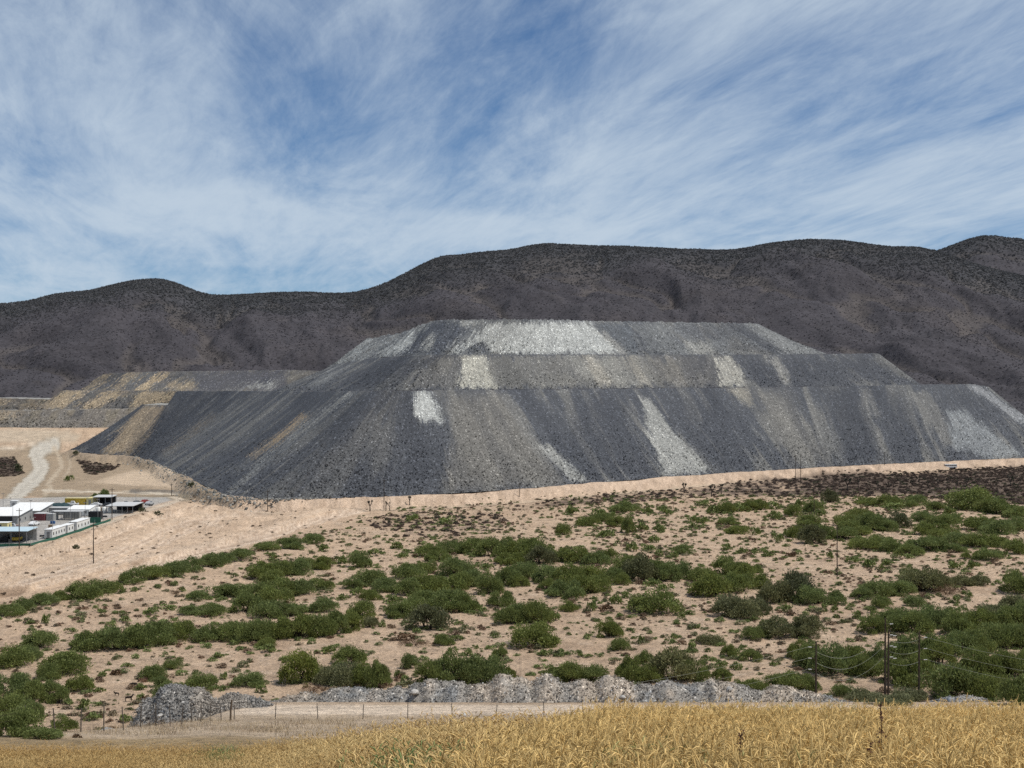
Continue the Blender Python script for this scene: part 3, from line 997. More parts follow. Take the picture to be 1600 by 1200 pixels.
PA_MID = [
    ([(830, 556), (850, 556), (870, 606), (846, 606)], (0.085, 0.085, 0.086), 0.0), ([(880, 555), (905, 555), (930, 590), (905, 585)], PALE, 0.7), ([(930, 556), (960, 556), (1000, 604), (965, 604)], PALE, 0.65),
    ([(676, 562), (720, 556), (716, 606), (632, 607)], MIDG, 0.7),
    ([(760, 556), (1010, 556), (1040, 603), (775, 607)], (0.180, 0.172, 0.152), 0.7),
    ([(722, 555), (757, 555), (766, 575), (778, 607), (716, 607)], (0.34, 0.325, 0.275), 0.9),
    ([(770, 556), (800, 556), (830, 606), (790, 606)], (0.10, 0.098, 0.092), 0.7), ([(850, 570), (868, 566), (900, 606), (872, 606)], (0.12, 0.115, 0.105), 0.6),
    ([(905, 555), (928, 555), (960, 600), (938, 604)], (0.27, 0.25, 0.21), 0.7), ([(975, 556), (992, 556), (1020, 604), (1000, 604)], (0.26, 0.24, 0.2), 0.6), ([(1040, 556), (1052, 556), (1075, 604), (1060, 604)], (0.25, 0.23, 0.2), 0.6),
    ([(1010, 556), (1062, 556), (1090, 604), (1030, 604)], BRN, 0.75),
    ([(1060, 556), (1115, 556), (1128, 604), (1085, 604)], (0.10, 0.095, 0.09), 0.6),
    ([(1117, 556), (1143, 556), (1158, 580), (1170, 605), (1124, 605)], (0.30, 0.285, 0.245), 0.9),
    ([(1198, 556), (1216, 556), (1238, 600), (1224, 600)], (0.235, 0.225, 0.20), 0.75),
    ([(1150, 556), (1198, 556), (1220, 603), (1176, 603)], DARK, 0.7), ([(1222, 554), (1370, 552), (1430, 601), (1250, 603)], DARK, 0.6),
    ([(520, 572), (560, 566), (576, 560), (500, 604), (468, 611)], (0.2, 0.2, 0.19), 0.6), ([(590, 560), (676, 560), (628, 607), (520, 608)], DARK, 0.6),
]
mid = lift('middle_lift', [((505, 578), (425, 611)), ((522, 570), (440, 611)), ((576, 560), (472, 611)), ((640, 556), (560, 611)), ((685, 555), (636, 610)), ((722, 554), (718, 609)), ((800, 554), (815, 608)),
                           ((900, 554), (925, 607)), ((1000, 554), (1027, 606)), ((1119, 554), (1150, 605)), ((1210, 554), (1242, 604)), ((1300, 553), (1342, 603)), ((1372, 552), (1432, 601)), ((1378, 556), (1440, 601))],
           tip, PA_MID, 301, (0.085, 0.087, 0.092), 900, 80, after(low, 5.0))
PA_TOP = [
    ([(676, 502), (742, 501), (715, 530), (690, 553), (596, 556)], (0.068, 0.073, 0.084), 0.85),
    ([(760, 505), (921, 503), (945, 526), (972, 553), (702, 554)], WHITE, 0.93),
    ([(742, 536), (757, 535), (768, 548), (768, 553), (712, 554), (728, 545)], (0.055, 0.06, 0.07), 0.92),
    ([(540, 553), (572, 531), (600, 524), (578, 540), (532, 568), (518, 570)], WHITE, 1.0),
    ([(612, 524), (628, 520), (560, 566), (545, 568)], WHITE, 0.8),
    ([(640, 520), (652, 515), (640, 545), (600, 557), (580, 560)], WHITE, 0.95), ([(650, 510), (682, 501), (672, 506), (640, 520)], WHITE, 0.9), ([(668, 530), (684, 520), (672, 545), (650, 552)], PALE, 0.85),
    ([(718, 502), (752, 501), (748, 509), (720, 511)], PALE, 0.9),
    ([(921, 503), (985, 504), (1000, 553), (972, 553), (945, 526)], (0.085, 0.092, 0.10), 0.8),
    ([(930, 515), (948, 520), (985, 553), (966, 553)], (0.25, 0.24, 0.215), 0.7),
    ([(985, 505), (1042, 505), (1066, 553), (1020, 553)], (0.15, 0.152, 0.148), 0.7),
    ([(1042, 506), (1170, 506), (1190, 530), (1080, 530)], (0.08, 0.082, 0.088), 0.6),
    ([(1075, 536), (1105, 533), (1118, 553), (1064, 553)], (0.23, 0.225, 0.205), 0.75), ([(1130, 536), (1190, 530), (1215, 553), (1150, 553)], DARK, 0.6),
    ([(1160, 508), (1184, 506), (1234, 532), (1284, 552), (1228, 553), (1196, 530)], (0.19, 0.19, 0.18), 0.75), ([(1192, 533), (1206, 531), (1224, 553), (1198, 553)], DARK, 0.8),
]
top = lift('upper_lift', [((545, 551), (512, 574)), ((573, 530), (520, 571)), ((600, 526), (540, 567)), ((626, 521), (562, 564)), ((650, 512), (600, 558)), ((679, 501), (640, 556)), ((722, 500), (688, 555)), ((762, 500), (718, 554)),
                          ((800, 500), (772, 554)), ((835, 500), (830, 554)), ((921, 502), (968, 554)), ((1040, 504), (1085, 554)), ((1120, 505), (1180, 554)), ((1184, 506), (1282, 553)), ((1192, 512), (1292, 553))],
           tip, PA_TOP, 401, (0.135, 0.137, 0.136), 800, 75, after(mid, 4.0), crest_bumps=1.1)

# older terraces to the left
old = empty('spoil_heap', (0, 0, 0))
tag(old, 'older low tan and grey waste rock terraces behind the winding dirt road', 'spoil heap')
TT = (0.36, 0.285, 0.19)
la = lift('upper_terrace', [((160, 585), (120, 611)), ((172, 583), (132, 611)), ((230, 581), (190, 611)), ((300, 580), (260, 611)), ((380, 579), (340, 611)), ((450, 578), (410, 611)), ((520, 580), (480, 612))], old,
          [([(160, 585), (178, 583), (140, 611), (120, 611)], TT, 0.7), ([(205, 582), (222, 582), (180, 611), (164, 611)], TT, 0.6), ([(232, 581), (240, 581), (206, 606), (198, 606)], PALE, 0.6), ([(250, 581), (270, 581), (225, 611), (205, 611)], TT, 1.0), ([(182, 583), (202, 582), (160, 611), (142, 611)], (0.10, 0.10, 0.105), 0.7), ([(225, 581), (246, 581), (202, 611), (182, 611)], (0.11, 0.11, 0.112), 0.6), ([(262, 597), (305, 595), (302, 611), (262, 611)], TT, 0.55),
           ([(300, 580), (450, 578), (450, 611), (310, 611)], (0.095, 0.095, 0.105), 0.8), ([(395, 600), (440, 594), (425, 606), (350, 609)], PALE, 0.8)],
          501, (0.125, 0.12, 0.115), 420, 34, lambda px: 1170 + 0 * px, bumpy=0.5, warm=0.2)
lb = lift('middle_terrace', [((-150, 621), (-190, 641)), ((0, 622), (-30, 641)), ((78, 624), (48, 641)), ((96, 610), (58, 640)), ((160, 610), (120, 640)), ((220, 610), (180, 639)), ((300, 611), (262, 637)), ((330, 612), (300, 636))], old,
          [([(-100, 622), (30, 622), (-10, 641), (-140, 641)], TT, 0.6), ([(50, 623), (72, 624), (46, 641), (24, 641)], TT, 0.5), ([(96, 610), (140, 610), (95, 640), (58, 640)], TT, 0.75), ([(165, 611), (200, 611), (150, 640), (118, 640)], TT, 0.8), ([(225, 612), (290, 612), (250, 638), (200, 638)], TT, 0.8), ([(142, 610), (162, 610), (116, 640), (98, 640)], (0.10, 0.10, 0.10), 0.7), ([(202, 611), (222, 611), (192, 638), (160, 639)], (0.10, 0.10, 0.10), 0.6)],
          601, (0.15, 0.135, 0.12), 420, 30, lambda px: 1120 + 0 * px, bumpy=0.5, warm=0.3)
lc = lift('lower_terrace', [((-150, 640), (-180, 668)), ((0, 641), (-26, 668)), ((60, 641), (36, 672)), ((120, 640), (96, 680)), ((180, 639), (150, 690)), ((240, 637), (215, 700)), ((275, 636), (262, 700))], old,
          [([(-100, 641), (40, 641), (0, 660), (-120, 660)], TT, 0.5), ([(20, 655), (110, 650), (100, 680), (-20, 670)], (0.17, 0.155, 0.135), 0.6), ([(125, 660), (170, 650), (140, 686), (100, 682)], (0.15, 0.135, 0.12), 0.8)],
          701, (0.17, 0.152, 0.13), 400, 40, lambda px: 1065 - 0.10 * (px - 0), bumpy=0.7, warm=0.5)

# loose blocks lying on the tip
M_STONE_I = mat_inst('loose_stone', 0.9, 0.25, 2.0)
ROCKS = [rock_mesh('stone_%d' % i, 40 + i, M_STONE_I, 1) for i in range(6)]


def blocks_on(l, n, parent, s0, s1, power=1.6, seed=1, bright=1.35):
    r = np.random.default_rng(seed)
    nt_, nx = l['T'].shape
    i = (r.random(n) ** (1 / power) * (nt_ - 1)).astype(int); j = r.integers(0, nx, n)
    p = l['face'][i, j] + r.normal(size=(n, 3)) * np.array([0.5, 0.5, 0.05])
    s = s0 * (s1 / s0) ** (r.random(n) ** 2.6)
    s = s * (0.6 + 0.6 * i / nt_)
    c = l['C'][i, j] * (r.uniform(0.9, bright, n) + 1.1 * (r.random(n) > 0.92))[:, None]
    scl = np.repeat(s[:, None], 3, 1) * r.uniform(0.7, 1.3, (n, 3))
    o = scatter('loose_rocks', p, scl, r.uniform(0, 6.28, (n, 3)), r.integers(0, len(ROCKS), n), np.clip(c, 0.03, 0.5), ROCKS, parent)
    return o


blocks_on(low, 60000, tip, 0.11, 0.46, 2.0, 1)
blocks_on(mid, 14000, tip, 0.11, 0.45, 1.6, 2)
blocks_on(top, 14000, tip, 0.11, 0.45, 1.4, 3)
blocks_on(lc, 3500, old, 0.3, 1.1, 1.5, 4)
blocks_on(lb, 1500, old, 0.25, 0.8, 1.5, 5)

r = np.random.default_rng(9)
tw = np.array(TOE_W)[3:12]
n_ = 1500
ii = r.integers(0, len(tw) - 1, n_); tt = r.random((n_, 1))
bp = tw[ii] * (1 - tt) + tw[ii + 1] * tt
off = np.abs(r.normal(0, 4.5, n_))
bp = bp + np.stack([-0.80 * off + r.normal(0, 1.5, n_), -0.6 * off + r.normal(0, 1.5, n_)], 1)
bz = H(bp[:, 0], bp[:, 1])
sz = 0.18 + 0.75 * r.random(n_) ** 3
scatter('spilled_boulders', np.stack([bp[:, 0], bp[:, 1], bz], 1), sz[:, None] * r.uniform(0.7, 1.3, (n_, 3)), r.uniform(0, 6.28, (n_, 3)), r.integers(0, 6, n_), np.array([0.17, 0.165, 0.15]) * r.uniform(0.5, 1.8, (n_, 1)), ROCKS, tip)

# ---------------------------------------------------------------- scrub on the mountains (uncountable)
M_TUFT = mat_leaf('scrub_leaf', (0.06, 0.07, 0.04), inst=True, var=0.4, trans=0.1)
TUFTS = [bush_mesh('scrub_tuft_%d' % i, 600 + i, M_TUFT, 46, 0.34, 6, 0.85) for i in range(4)]
TUFTS_M = [bush_mesh('scrub_clump_%d' % i, 640 + i, M_TUFT, 320, 0.15, 10, 0.85) for i in range(4)]


def mountain_scrub(k, n, seed, small):
    P, T, n1 = mountains[k]
    r = np.random.default_rng(seed)
    nr, nc = T.shape
    i = r.integers(0, nr - 2, n * 3); j = r.integers(0, nc - 2, n * 3)
    a, b = r.random(n * 3)[:, None], r.random(n * 3)[:, None]
    p = (P[i, j] * (1 - a) + P[i + 1, j] * a) * (1 - b) + (P[i, j + 1] * (1 - a) + P[i + 1, j + 1] * a) * b
    t = T[i, j]
    px, py = W2P(p[:, 0], p[:, 1], p[:, 2])
    den = 0.45 + 0.55 * sstep(0.7, 0.9, t) + 0.5 * n1[i, j]
    # keep the open mid slopes thinner; area of a row grows with distance
    keep = (r.random(len(t)) < den * (p[:, 1] / 2400)) & (px > -260) & (px < 1860) & (t > 0.1) & (t < 1.05)
    p, t = p[keep][:n], t[keep][:n]
    m = len(p)
    s = r.uniform(0.9, 2.1, m) * (1 + 0.75 * sstep(0.72, 0.92, t)) * small
    up = sstep(0.7, 0.9, t)[:, None]
    tint = (np.array([0.108, 0.100, 0.108]) * (1 - up) + np.array([0.118, 0.118, 0.120]) * up) * r.uniform(0.7, 1.35, (m, 1))
    p[:, 2] -= 0.35
    return scatter('mountain_scrub', p, np.stack([s, s, s * r.uniform(0.8, 1.3, m)], 1), np.stack([0 * s, 0 * s, r.uniform(0, 6.28, m)], 1), r.integers(0, 4, m), tint, TUFTS,
                   label='dark thorn scrub dotted over the mountain slopes' if k == 0 else 'dark scrub on the peak behind the main ridge', cat='scrub')


mountain_scrub(0, 130000, 5, 0.58)
mountain_scrub(1, 22000, 6, 0.8)

# ---------------------------------------------------------------- shrubs on the plain
# surveyed shrubs: centre x, foot y, width, height (photo pixels), kind (g green, d dark, o olive grey, b dry brown, t round tree)
SHRUBS = """15,963,44,18;35,955,34,20;70,945,38,18;95,938,32,16;130,937,50,28;155,930,42,25;175,926,28,18;210,912,42,22;240,905,45,22;270,900,42,22;300,893,40,22;328,886,40,22;352,880,34,18;378,874,36,16;
285,925,12,8;310,938,35,14;72,975,14,20;158,958,16,8;235,960,22,12;262,952,28,8;300,960,40,14;330,962,46,17;350,933,50,20;385,958,45,30;388,932,50,20;65,1012,48,28;140,1016,52,33;175,1016,52,36;210,1014,52,38;245,1008,52,36;280,1000,46,32;195,972,20,10;
325,1002,45,28;360,1000,50,30;395,1003,50,34;365,1008,20,8;20,1042,58,30;45,1030,40,20;100,1052,70,33;75,1062,35,24;30,1068,30,18;126,1080,38,24;160,1058,15,11;183,1055,22,9,b;238,1063,40,24;250,1072,26,16;270,1046,26,16;262,1094,38,27;315,1077,46,24;350,1062,14,14;388,1073,50,20;
156,1082,17,10;134,1109,22,18;95,1100,32,26;15,1090,60,40;50,1100,50,35;75,1090,40,25;20,1120,60,35;45,1125,40,30;25,1150,70,45;62,1155,60,18;196,1129,24,14;221,1095,18,11;219,1079,20,11;102,1143,34,22;82,1135,10,12;120,1153,14,10,b;153,1121,32,9,b;
415,860,40,14;445,855,30,15;462,858,35,18;490,850,30,16;505,862,18,12;425,872,17,10;507,890,30,22;533,881,22,14;562,887,34,26;583,866,20,10;415,905,50,28;440,900,40,25;465,898,40,24;475,885,30,15;430,912,40,20;438,932,58,28;468,930,40,26;500,920,40,16;580,915,50,25;600,925,40,22;550,920,30,18;560,930,25,15;640,905,50,26;662,895,35,18;630,872,18,11;
670,870,40,20;685,877,34,20;705,865,40,20;620,858,20,12;713,900,50,28;735,915,42,25;740,865,45,25;768,870,50,28;792,865,32,25;795,882,40,20;763,928,42,32;783,948,36,28;795,915,40,30;760,890,20,12;640,930,45,25;665,928,55,28;700,925,50,28;722,918,40,22;670,950,50,28;700,955,60,32;727,955,42,30;612,943,24,16;625,965,45,26;650,960,50,25;668,985,62,38,d;
565,965,40,26;578,980,25,18,o;598,980,14,9;505,956,42,20;410,935,25,25;430,945,50,30;420,965,50,28;450,965,40,20;465,960,35,18;410,1000,50,35;440,998,50,38;470,998,50,38;500,995,50,38;525,992,45,38;545,985,40,28;415,1012,30,15;535,938,18,12;580,938,30,18;645,813,24,11;695,820,25,12;738,960,14,8;750,960,10,8;773,963,10,7;797,975,40,28;
975,800,44,20;893,805,28,14;918,822,35,15;940,815,30,14;935,806,25,14;955,810,20,12;962,823,28,18;982,833,20,26;880,836,22,20;946,840,26,15;1003,830,22,14;1030,831,20,14;1021,848,18,14;987,862,20,17;1012,860,25,11;1030,870,15,12;1068,866,32,14;1055,871,18,10;1080,815,20,12;1098,818,22,12;1083,825,14,10;1115,802,24,14;1135,802,30,18;1150,800,25,15;1137,820,34,12;1153,834,36,13;1181,836,16,16;1170,798,25,16;1185,797,25,18;1098,790,25,10;1012,803,18,12;1035,802,28,12;1045,805,12,10;1136,860,21,11;1159,865,18,11;1180,864,14,9;1197,870,10,12;
810,870,45,30;835,873,50,32;845,882,42,28,d;815,880,30,20;852,870,35,22;880,878,40,22;905,880,40,24;930,882,40,24;950,876,24,20;815,905,45,28;835,900,30,20;810,917,30,18;860,910,50,28;890,915,50,32;920,910,45,28;855,922,28,18;885,935,50,32;910,930,50,32;935,925,40,28;955,910,40,24;973,914,26,18;985,893,50,26;1000,908,50,40,d;1025,905,40,30;1045,908,40,28;1065,905,35,28;1020,916,28,14;1040,922,26,12;
1100,910,40,24;1140,900,50,30;1160,905,40,25;1175,895,28,16;1110,932,56,34;1150,925,50,30;1180,920,40,28;1140,962,52,36,o;1165,966,50,34,o;1187,960,30,25,o;1025,959,74,34;889,955,27,19;815,972,45,30;840,974,45,35;865,970,20,16;833,1011,72,37;951,996,40,28;961,944,20,18;977,935,12,12;925,955,18,20;947,955,22,12,b;1065,967,12,12;1175,1000,30,22;1195,995,30,28;
968,1016,30,20;853,1025,22,13;1002,1006,15,14;1052,1000,14,11;1110,1007,38,17,o;1080,1018,18,15;1138,1026,22,20;1172,1034,32,19;1152,1022,12,9;1102,1032,15,10;1125,1042,25,12;1150,1047,20,14;1127,1065,26,22;905,1027,14,11;877,1023,14,10;870,1063,45,25;895,1066,50,30;925,1066,45,26;985,1064,42,44;1008,1036,26,22;1050,1064,72,48,o;1085,1064,42,36;1015,1067,40,25;1155,1079,30,18;1180,1081,40,18;
466,1068,52,54,t;515,1070,40,30,o;540,1072,50,38,o;545,1040,46,28;567,1072,40,34;590,1076,36,44;500,1065,30,25;514,1022,22,15;692,1008,30,18;706,1022,16,15;733,1025,16,11;781,1030,24,18;743,1014,11,9;670,1069,40,35;700,1068,55,46;735,1068,55,46;770,1068,50,42;795,1066,20,25;640,1045,24,24;622,1060,12,17;633,1067,15,13;420,1019,28,14;405,1070,14,18;408,1083,20,13;632,1001,34,11,b;648,1010,46,10,b;487,1083,30,14,b;
1215,996,50,32,o;1262,996,42,36,o;1208,942,45,44,o;1240,940,55,46,d;1265,945,45,32;1295,944,42,26;1250,1030,35,28;1270,1045,50,38;1300,1055,60,45;1330,1050,50,40;1352,1058,40,34;1370,1045,30,35;1215,1078,45,25;1245,1082,50,32;1265,1080,30,25;1318,1088,34,18;1350,1097,50,20,o;1390,1102,60,20,o;1420,1097,50,22,o;
1362,990,42,30;1400,985,50,32;1430,990,50,30;1415,975,45,25;1460,980,50,35;1495,975,50,30;1500,992,50,35;1535,987,50,35;1570,987,60,40;1600,982,50,40;1550,965,50,25,o;1590,960,50,30,o;1410,1030,50,40;1440,1030,60,45;1470,1040,50,40;1500,1025,60,35;1525,1020,50,35;1560,1012,60,40;1600,1012,50,40;1400,1067,50,40;1430,1075,60,50;1483,1093,82,56;1530,1060,50,45;1560,1060,60,45;1597,1055,50,45;1545,1097,60,45;1590,1102,60,50;1625,1080,50,45;
1304,957,12,14;1287,956,14,14;1307,966,13,7;1340,967,18,13;1378,950,32,20;1429,948,30,18;1364,958,16,12;1230,958,18,15;1210,1041,15,9;1208,796,24,13;1210,812,24,15;1240,806,25,18;1250,795,25,15;1272,800,30,20;1280,806,20,12;1296,785,24,22,d;1355,789,35,14;1385,792,40,18;1410,792,40,18;1435,788,30,14;1395,795,30,10;1458,797,32,14;1515,797,62,37,t;1560,803,50,25;1543,801,40,25;1590,809,45,20;1483,806,23,15;
1325,822,40,20;1345,815,40,22;1330,836,50,24;1360,828,45,28;1404,825,34,27,d;1385,830,30,18;1372,828,35,25;1445,815,40,16;1447,836,35,20;1470,828,45,25;1487,818,30,16;1268,822,40,18;1270,850,38,30,d;1245,840,25,20;1290,842,35,22;1215,845,20,15;1235,838,25,14;1320,843,45,20;1350,858,45,18;1375,855,40,20;1395,862,40,20;1420,868,40,16;1440,862,50,22;1465,860,40,22;1490,863,35,14;1415,873,25,10;
1530,828,50,22;1560,834,50,22;1592,830,40,22;1475,842,40,18;1500,850,45,20;1530,855,50,22;1555,855,40,20;1520,873,30,14;1545,875,40,18;1565,872,25,14;1590,866,40,24;1296,873,15,12;1332,879,25,11;1360,887,22,18;1387,884,25,9;1378,890,10,9;1206,868,12,8;1237,870,20,9,b;1495,890,25,16;1520,890,26,14;1420,905,30,20;1435,926,60,40,o;1460,922,45,30,o;1480,930,40,16,b;1345,935,30,18;1370,932,50,25;1400,931,50,25;1500,915,40,18,o;1530,915,30,16,o;1592,927,50,34;1493,943,16,12;1512,934,16,12;
108,752,14,12;118,712,9,8,o;28,737,14,12,o;299,760,12,8,o;222,800,12,9,o;246,806,18,7,o;118,858,12,8,o"""
M_LEAF = {'g': mat_leaf('mesquite_leaf', (0.170, 0.205, 0.062), trans=0.35), 'd': mat_leaf('dark_thorn_leaf', (0.125, 0.132, 0.062)), 'o': mat_leaf('grey_olive_leaf', (0.17, 0.175, 0.08)),
          'b': mat_leaf('dry_brown_leaf', (0.15, 0.092, 0.052)), 't': mat_leaf('round_tree_leaf', (0.18, 0.21, 0.054))}
M_BARK = plain('shrub_bark', (0.085, 0.065, 0.05), 0.9, 0.3, 6)
BUSH = {}
for kd, nn in (('g', 8), ('d', 3), ('o', 4), ('b', 3), ('t', 2)):
    for i in range(nn):
        BUSH[kd, i] = bush_mesh('shrub_crown_%s%d' % (kd, i), 100 + 10 * ord(kd) + i, M_LEAF[kd], 7000 if kd != 'b' else 1200, 0.044, 24 if kd != 't' else 30, 0.80 if kd != 't' else 1.05,
                                upright=(kd in 'gb'), lower=0.10)
NB = {'g': 8, 'd': 3, 'o': 4, 'b': 3, 't': 2}
STEMS = [stem_mesh('shrub_stem_%d' % i, 60 + i, M_BARK) for i in range(4)]
rows = []
for ln in SHRUBS.replace('\n', '').split(';'):
    q = ln.split(',')
    if len(q) < 4: continue
    rows.append((float(q[0]), float(q[1]), float(q[2]), float(q[3]), q[4] if len(q) > 4 else 'g'))
rows.sort(key=lambda q: -q[2] * q[3])
gx, gy, gz = ground_at([q[0] for q in rows], [q[1] for q in rows])
ZONES = [  # name of the place, px box
    ('in the lower left corner thicket', (-50, 170, 1056, 1200)),
    ('above the grey rubble pile', (170, 400, 1020, 1110)),
    ('in the long hedge below bare earth', (-50, 200, 900, 966)),
    ('in the hedge below the lone pole', (200, 420, 850, 921)),
    ('in the dense band behind the rubble pile', (100, 305, 966, 1025)),
    ('on the pale eroded left bank', (-50, 420, 921, 1056)),
    ('low in the thick left-centre stand', (400, 560, 940, 1020)),
    ('high in the thick left-centre stand', (400, 620, 840, 940)),
    ('near the round tree by the rubble', (400, 620, 1020, 1100)),
    ('in the central thicket', (560, 800, 895, 990)),
    ('above the central thicket', (600, 800, 800, 895)),
    ('behind the middle of the rubble bank', (620, 830, 990, 1100)),
    ('in the dense middle thicket', (800, 985, 860, 945)),
    ('around the big dark mound shrub', (985, 1090, 880, 930)),
    ('below the pale streak of the tip', (840, 1080, 790, 880)),
    ('right below the two forked yuccas', (1080, 1200, 780, 880)),
    ('on the open middle sand', (800, 1090, 930, 1030)),
    ('behind the rubble bank, right half', (830, 1200, 1030, 1100)),
    ('in the clump right of centre', (1085, 1205, 880, 1035)),
    ('left of the sandy footpath', (1195, 1320, 890, 1000)),
    ('around the left wire pole', (1195, 1380, 1000, 1110)),
    ('below the twin poles', (1380, 1460, 1050, 1110)),
    ('in the lower right corner thicket', (1460, 1660, 1030, 1110)),
    ('level with the twin pole tops', (1335, 1500, 960, 1050)),
    ('above the lower right corner thicket', (1500, 1660, 940, 1030)),
    ('right of the sandy footpath', (1320, 1660, 895, 960)),
    ('in the scrub left of the big tree', (1195, 1420, 780, 835)),
    ('beside the big upper right tree', (1420, 1660, 780, 835)),
    ('around the lone footpath pole', (1195, 1340, 835, 895)),
    ('in the right-hand low scrub belt', (1340, 1480, 835, 895)),
    ('in the low scrub at the frame edge', (1480, 1660, 835, 895)),
    ('beside the winding dirt road', (-50, 420, 690, 850)),
]
ORD = 'first second third fourth fifth sixth seventh eighth ninth tenth eleventh twelfth thirteenth fourteenth fifteenth sixteenth seventeenth eighteenth nineteenth twentieth'.split()
ORD += ['twenty-' + w for w in ORD[:9]] + ['thirtieth']
KIND_NAME = {'g': 'green thorn shrub', 'd': 'dark dense thorn shrub', 'o': 'grey olive shrub', 'b': 'dry brown shrub', 't': 'round green tree'}
zone_of = {}
N_IND = 300
for i, q in enumerate(rows[:N_IND]):
    for k, (nm, (x0, x1, y0, y1)) in enumerate(ZONES):
        if x0 <= q[0] < x1 and y0 <= q[1] < y1:
            zone_of.setdefault(k, []).append(i); break
    else:
        zone_of.setdefault(-1, []).append(i)
labels = {}
for k, ids in zone_of.items():
    nm = ZONES[k][0] if k >= 0 else 'at the edge of the scrubland'
    for kd in 'gdobt':
        sub = sorted([i for i in ids if rows[i][4] == kd], key=lambda i: rows[i][0])
        for j, i in enumerate(sub):
            if len(sub) == 1: labels[i] = (KIND_NAME[kd] + ' ' + nm)
            else: labels[i] = '%s, %s from the left %s' % (KIND_NAME[kd], ORD[min(j, len(ORD) - 1)], nm)
rest = []
for i, (cx, by, w, h, kd) in enumerate(rows):
    Yb = gy[i]
    R = 0.5 * w * Yb / F
    Yc = Yb + 0.45 * R
    Xc = (cx - 800) / F * Yc
    z = float(H(np.array([Xc]), np.array([Yc]))[0])
    hh = h * Yb / F / (0.98 if kd != 't' else 1.2)
    var = i % NB[kd]
    if i < N_IND:
        nm = {'g': 'thorn_shrub', 'd': 'dark_shrub', 'o': 'olive_shrub', 'b': 'dry_shrub', 't': 'round_tree'}[kd]
        e = empty(nm, (Xc, Yc, z - 0.08 * hh), (i * 2.399) % 6.283)
        e.scale = (R * 1.2, R * 1.2, hh * 1.1)
        tag(e, labels[i], 'tree' if kd == 't' else 'shrub', 'round trees on the plain' if kd == 't' else 'shrubs on the dry plain')
        link('crown', BUSH[kd, var], e)
        link('trunk' if kd == 't' else 'stem', STEMS[i % 4], e)
    else:
        rest.append((Xc, Yc, z - 0.05, R, hh, kd))


# uncounted low growth between the shrubs
def band_points(n, pxr, pyr, seed, keep):
    r = np.random.default_rng(seed)
    # even over the ground, not over the picture
    y_near = EYE * F / (pyr[1] - 600); y_far = EYE * F / (pyr[0] - 600)
    Y = np.sqrt(r.uniform(y_near ** 2, y_far ** 2, n * 4))
    X = (r.uniform(pxr[0], pxr[1], n * 4) - 800) / F * Y
    Z = H(X, Y)
    px, py = W2P(X, Y, Z)
    k = keep(px, py, X, Y, r)
    return X[k][:n], Y[k][:n], Z[k][:n], r


BARE = [(-200, 945), (0, 940), (180, 910), (340, 866), (480, 826), (600, 792), (760, 774), (1000, 754), (1200, 740), (1200, 700), (-200, 690)]
DARKF = [(1235, 742), (1330, 736), (1430, 740), (1520, 732), (1700, 724), (1900, 722), (1900, 795), (1600, 788), (1520, 786), (1440, 776), (1380, 774), (1290, 776), (1150, 775), (1080, 776), (1000, 783), (860, 792), (780, 797), (900, 778), (1080, 765)]


def k_low(px, py, X, Y, r):
    n = fbm(X / 26, Y / 26, 91, 3) + 0.5 * fbm(X / 7, Y / 7, 92, 2)
    return (sdf_poly(px, py, BARE) > 4) & (py > 765) & (r.random(len(px)) < np.clip(0.30 + 1.1 * n, 0.03, 1))


Xb, Yb, Zb, rb = band_points(450, (-60, 900), (776, 950), 83, lambda px, py, X, Y, r: (sdf_poly(px, py, BARE) < 4) & (sdf_poly(X, Y, PAD_W) > 2))
X, Y, Z, r = band_points(12500, (-60, 1660), (765, 1160), 77, k_low)
m = len(X)
dry = r.random(m)
tint = np.where((dry < 0.45)[:, None], np.array([0.16, 0.18, 0.075]), np.where((dry < 0.72)[:, None], np.array([0.20, 0.165, 0.105]), np.array([0.20, 0.125, 0.08]))) * r.uniform(0.6, 1.3, (m, 1))
s = 0.18 + 0.75 * r.random(m) ** 3.2
pts = np.stack([X, Y, Z - 0.03], 1); scl = np.stack([s, s, s * r.uniform(0.6, 1.2, m)], 1)
Xm, Ym, Zm, r3 = band_points(9000, (-60, 1660), (775, 1150), 79, lambda px, py, X, Y, r: (sdf_poly(px, py, BARE) > 4))
pm, qm = W2P(Xm, Ym, Zm)
dn = np.full(len(pm), 1e9)
for q in rows: dn = np.minimum(dn, np.hypot((pm - q[0]) / (0.5 * q[2] + 8), (qm - q[1] + 0.3 * q[3]) / (0.5 * q[3] + 5)))
km = r3.random(len(pm)) < np.clip(1.15 - 0.42 * dn, 0.05, 1) * 0.62
Xm, Ym, Zm = Xm[km], Ym[km], Zm[km]; mm = len(Xm)
sm_ = r3.uniform(0.35, 1.25, mm)
dm = r3.random((mm, 1))
pts = np.concatenate([pts, np.stack([Xm, Ym, Zm - 0.05], 1)]); scl = np.concatenate([scl, np.stack([sm_, sm_, sm_ * r3.uniform(0.6, 1.1, mm)], 1)])
tint = np.concatenate([tint, np.where(dm < 0.62, np.array([0.165, 0.20, 0.068]), np.where(dm < 0.85, np.array([0.18, 0.18, 0.09]), np.array([0.22, 0.155, 0.10]))) * r3.uniform(0.75, 1.25, (mm, 1))])
if rest:
    pr = np.array([[a[0], a[1], a[2]] for a in rest]); ps = np.array([[a[3], a[3], a[4]] for a in rest])
    pt = np.array([{'g': (0.165, 0.20, 0.062), 'd': (0.045, 0.055, 0.028), 'o': (0.08, 0.088, 0.045), 'b': (0.125, 0.075, 0.04), 't': (0.08, 0.1, 0.03)}[a[5]] for a in rest])
    pts = np.concatenate([pts, pr]); scl = np.concatenate([scl, ps]); tint = np.concatenate([tint, pt])
sb_ = 0.12 + 0.5 * rb.random(len(Xb)) ** 3
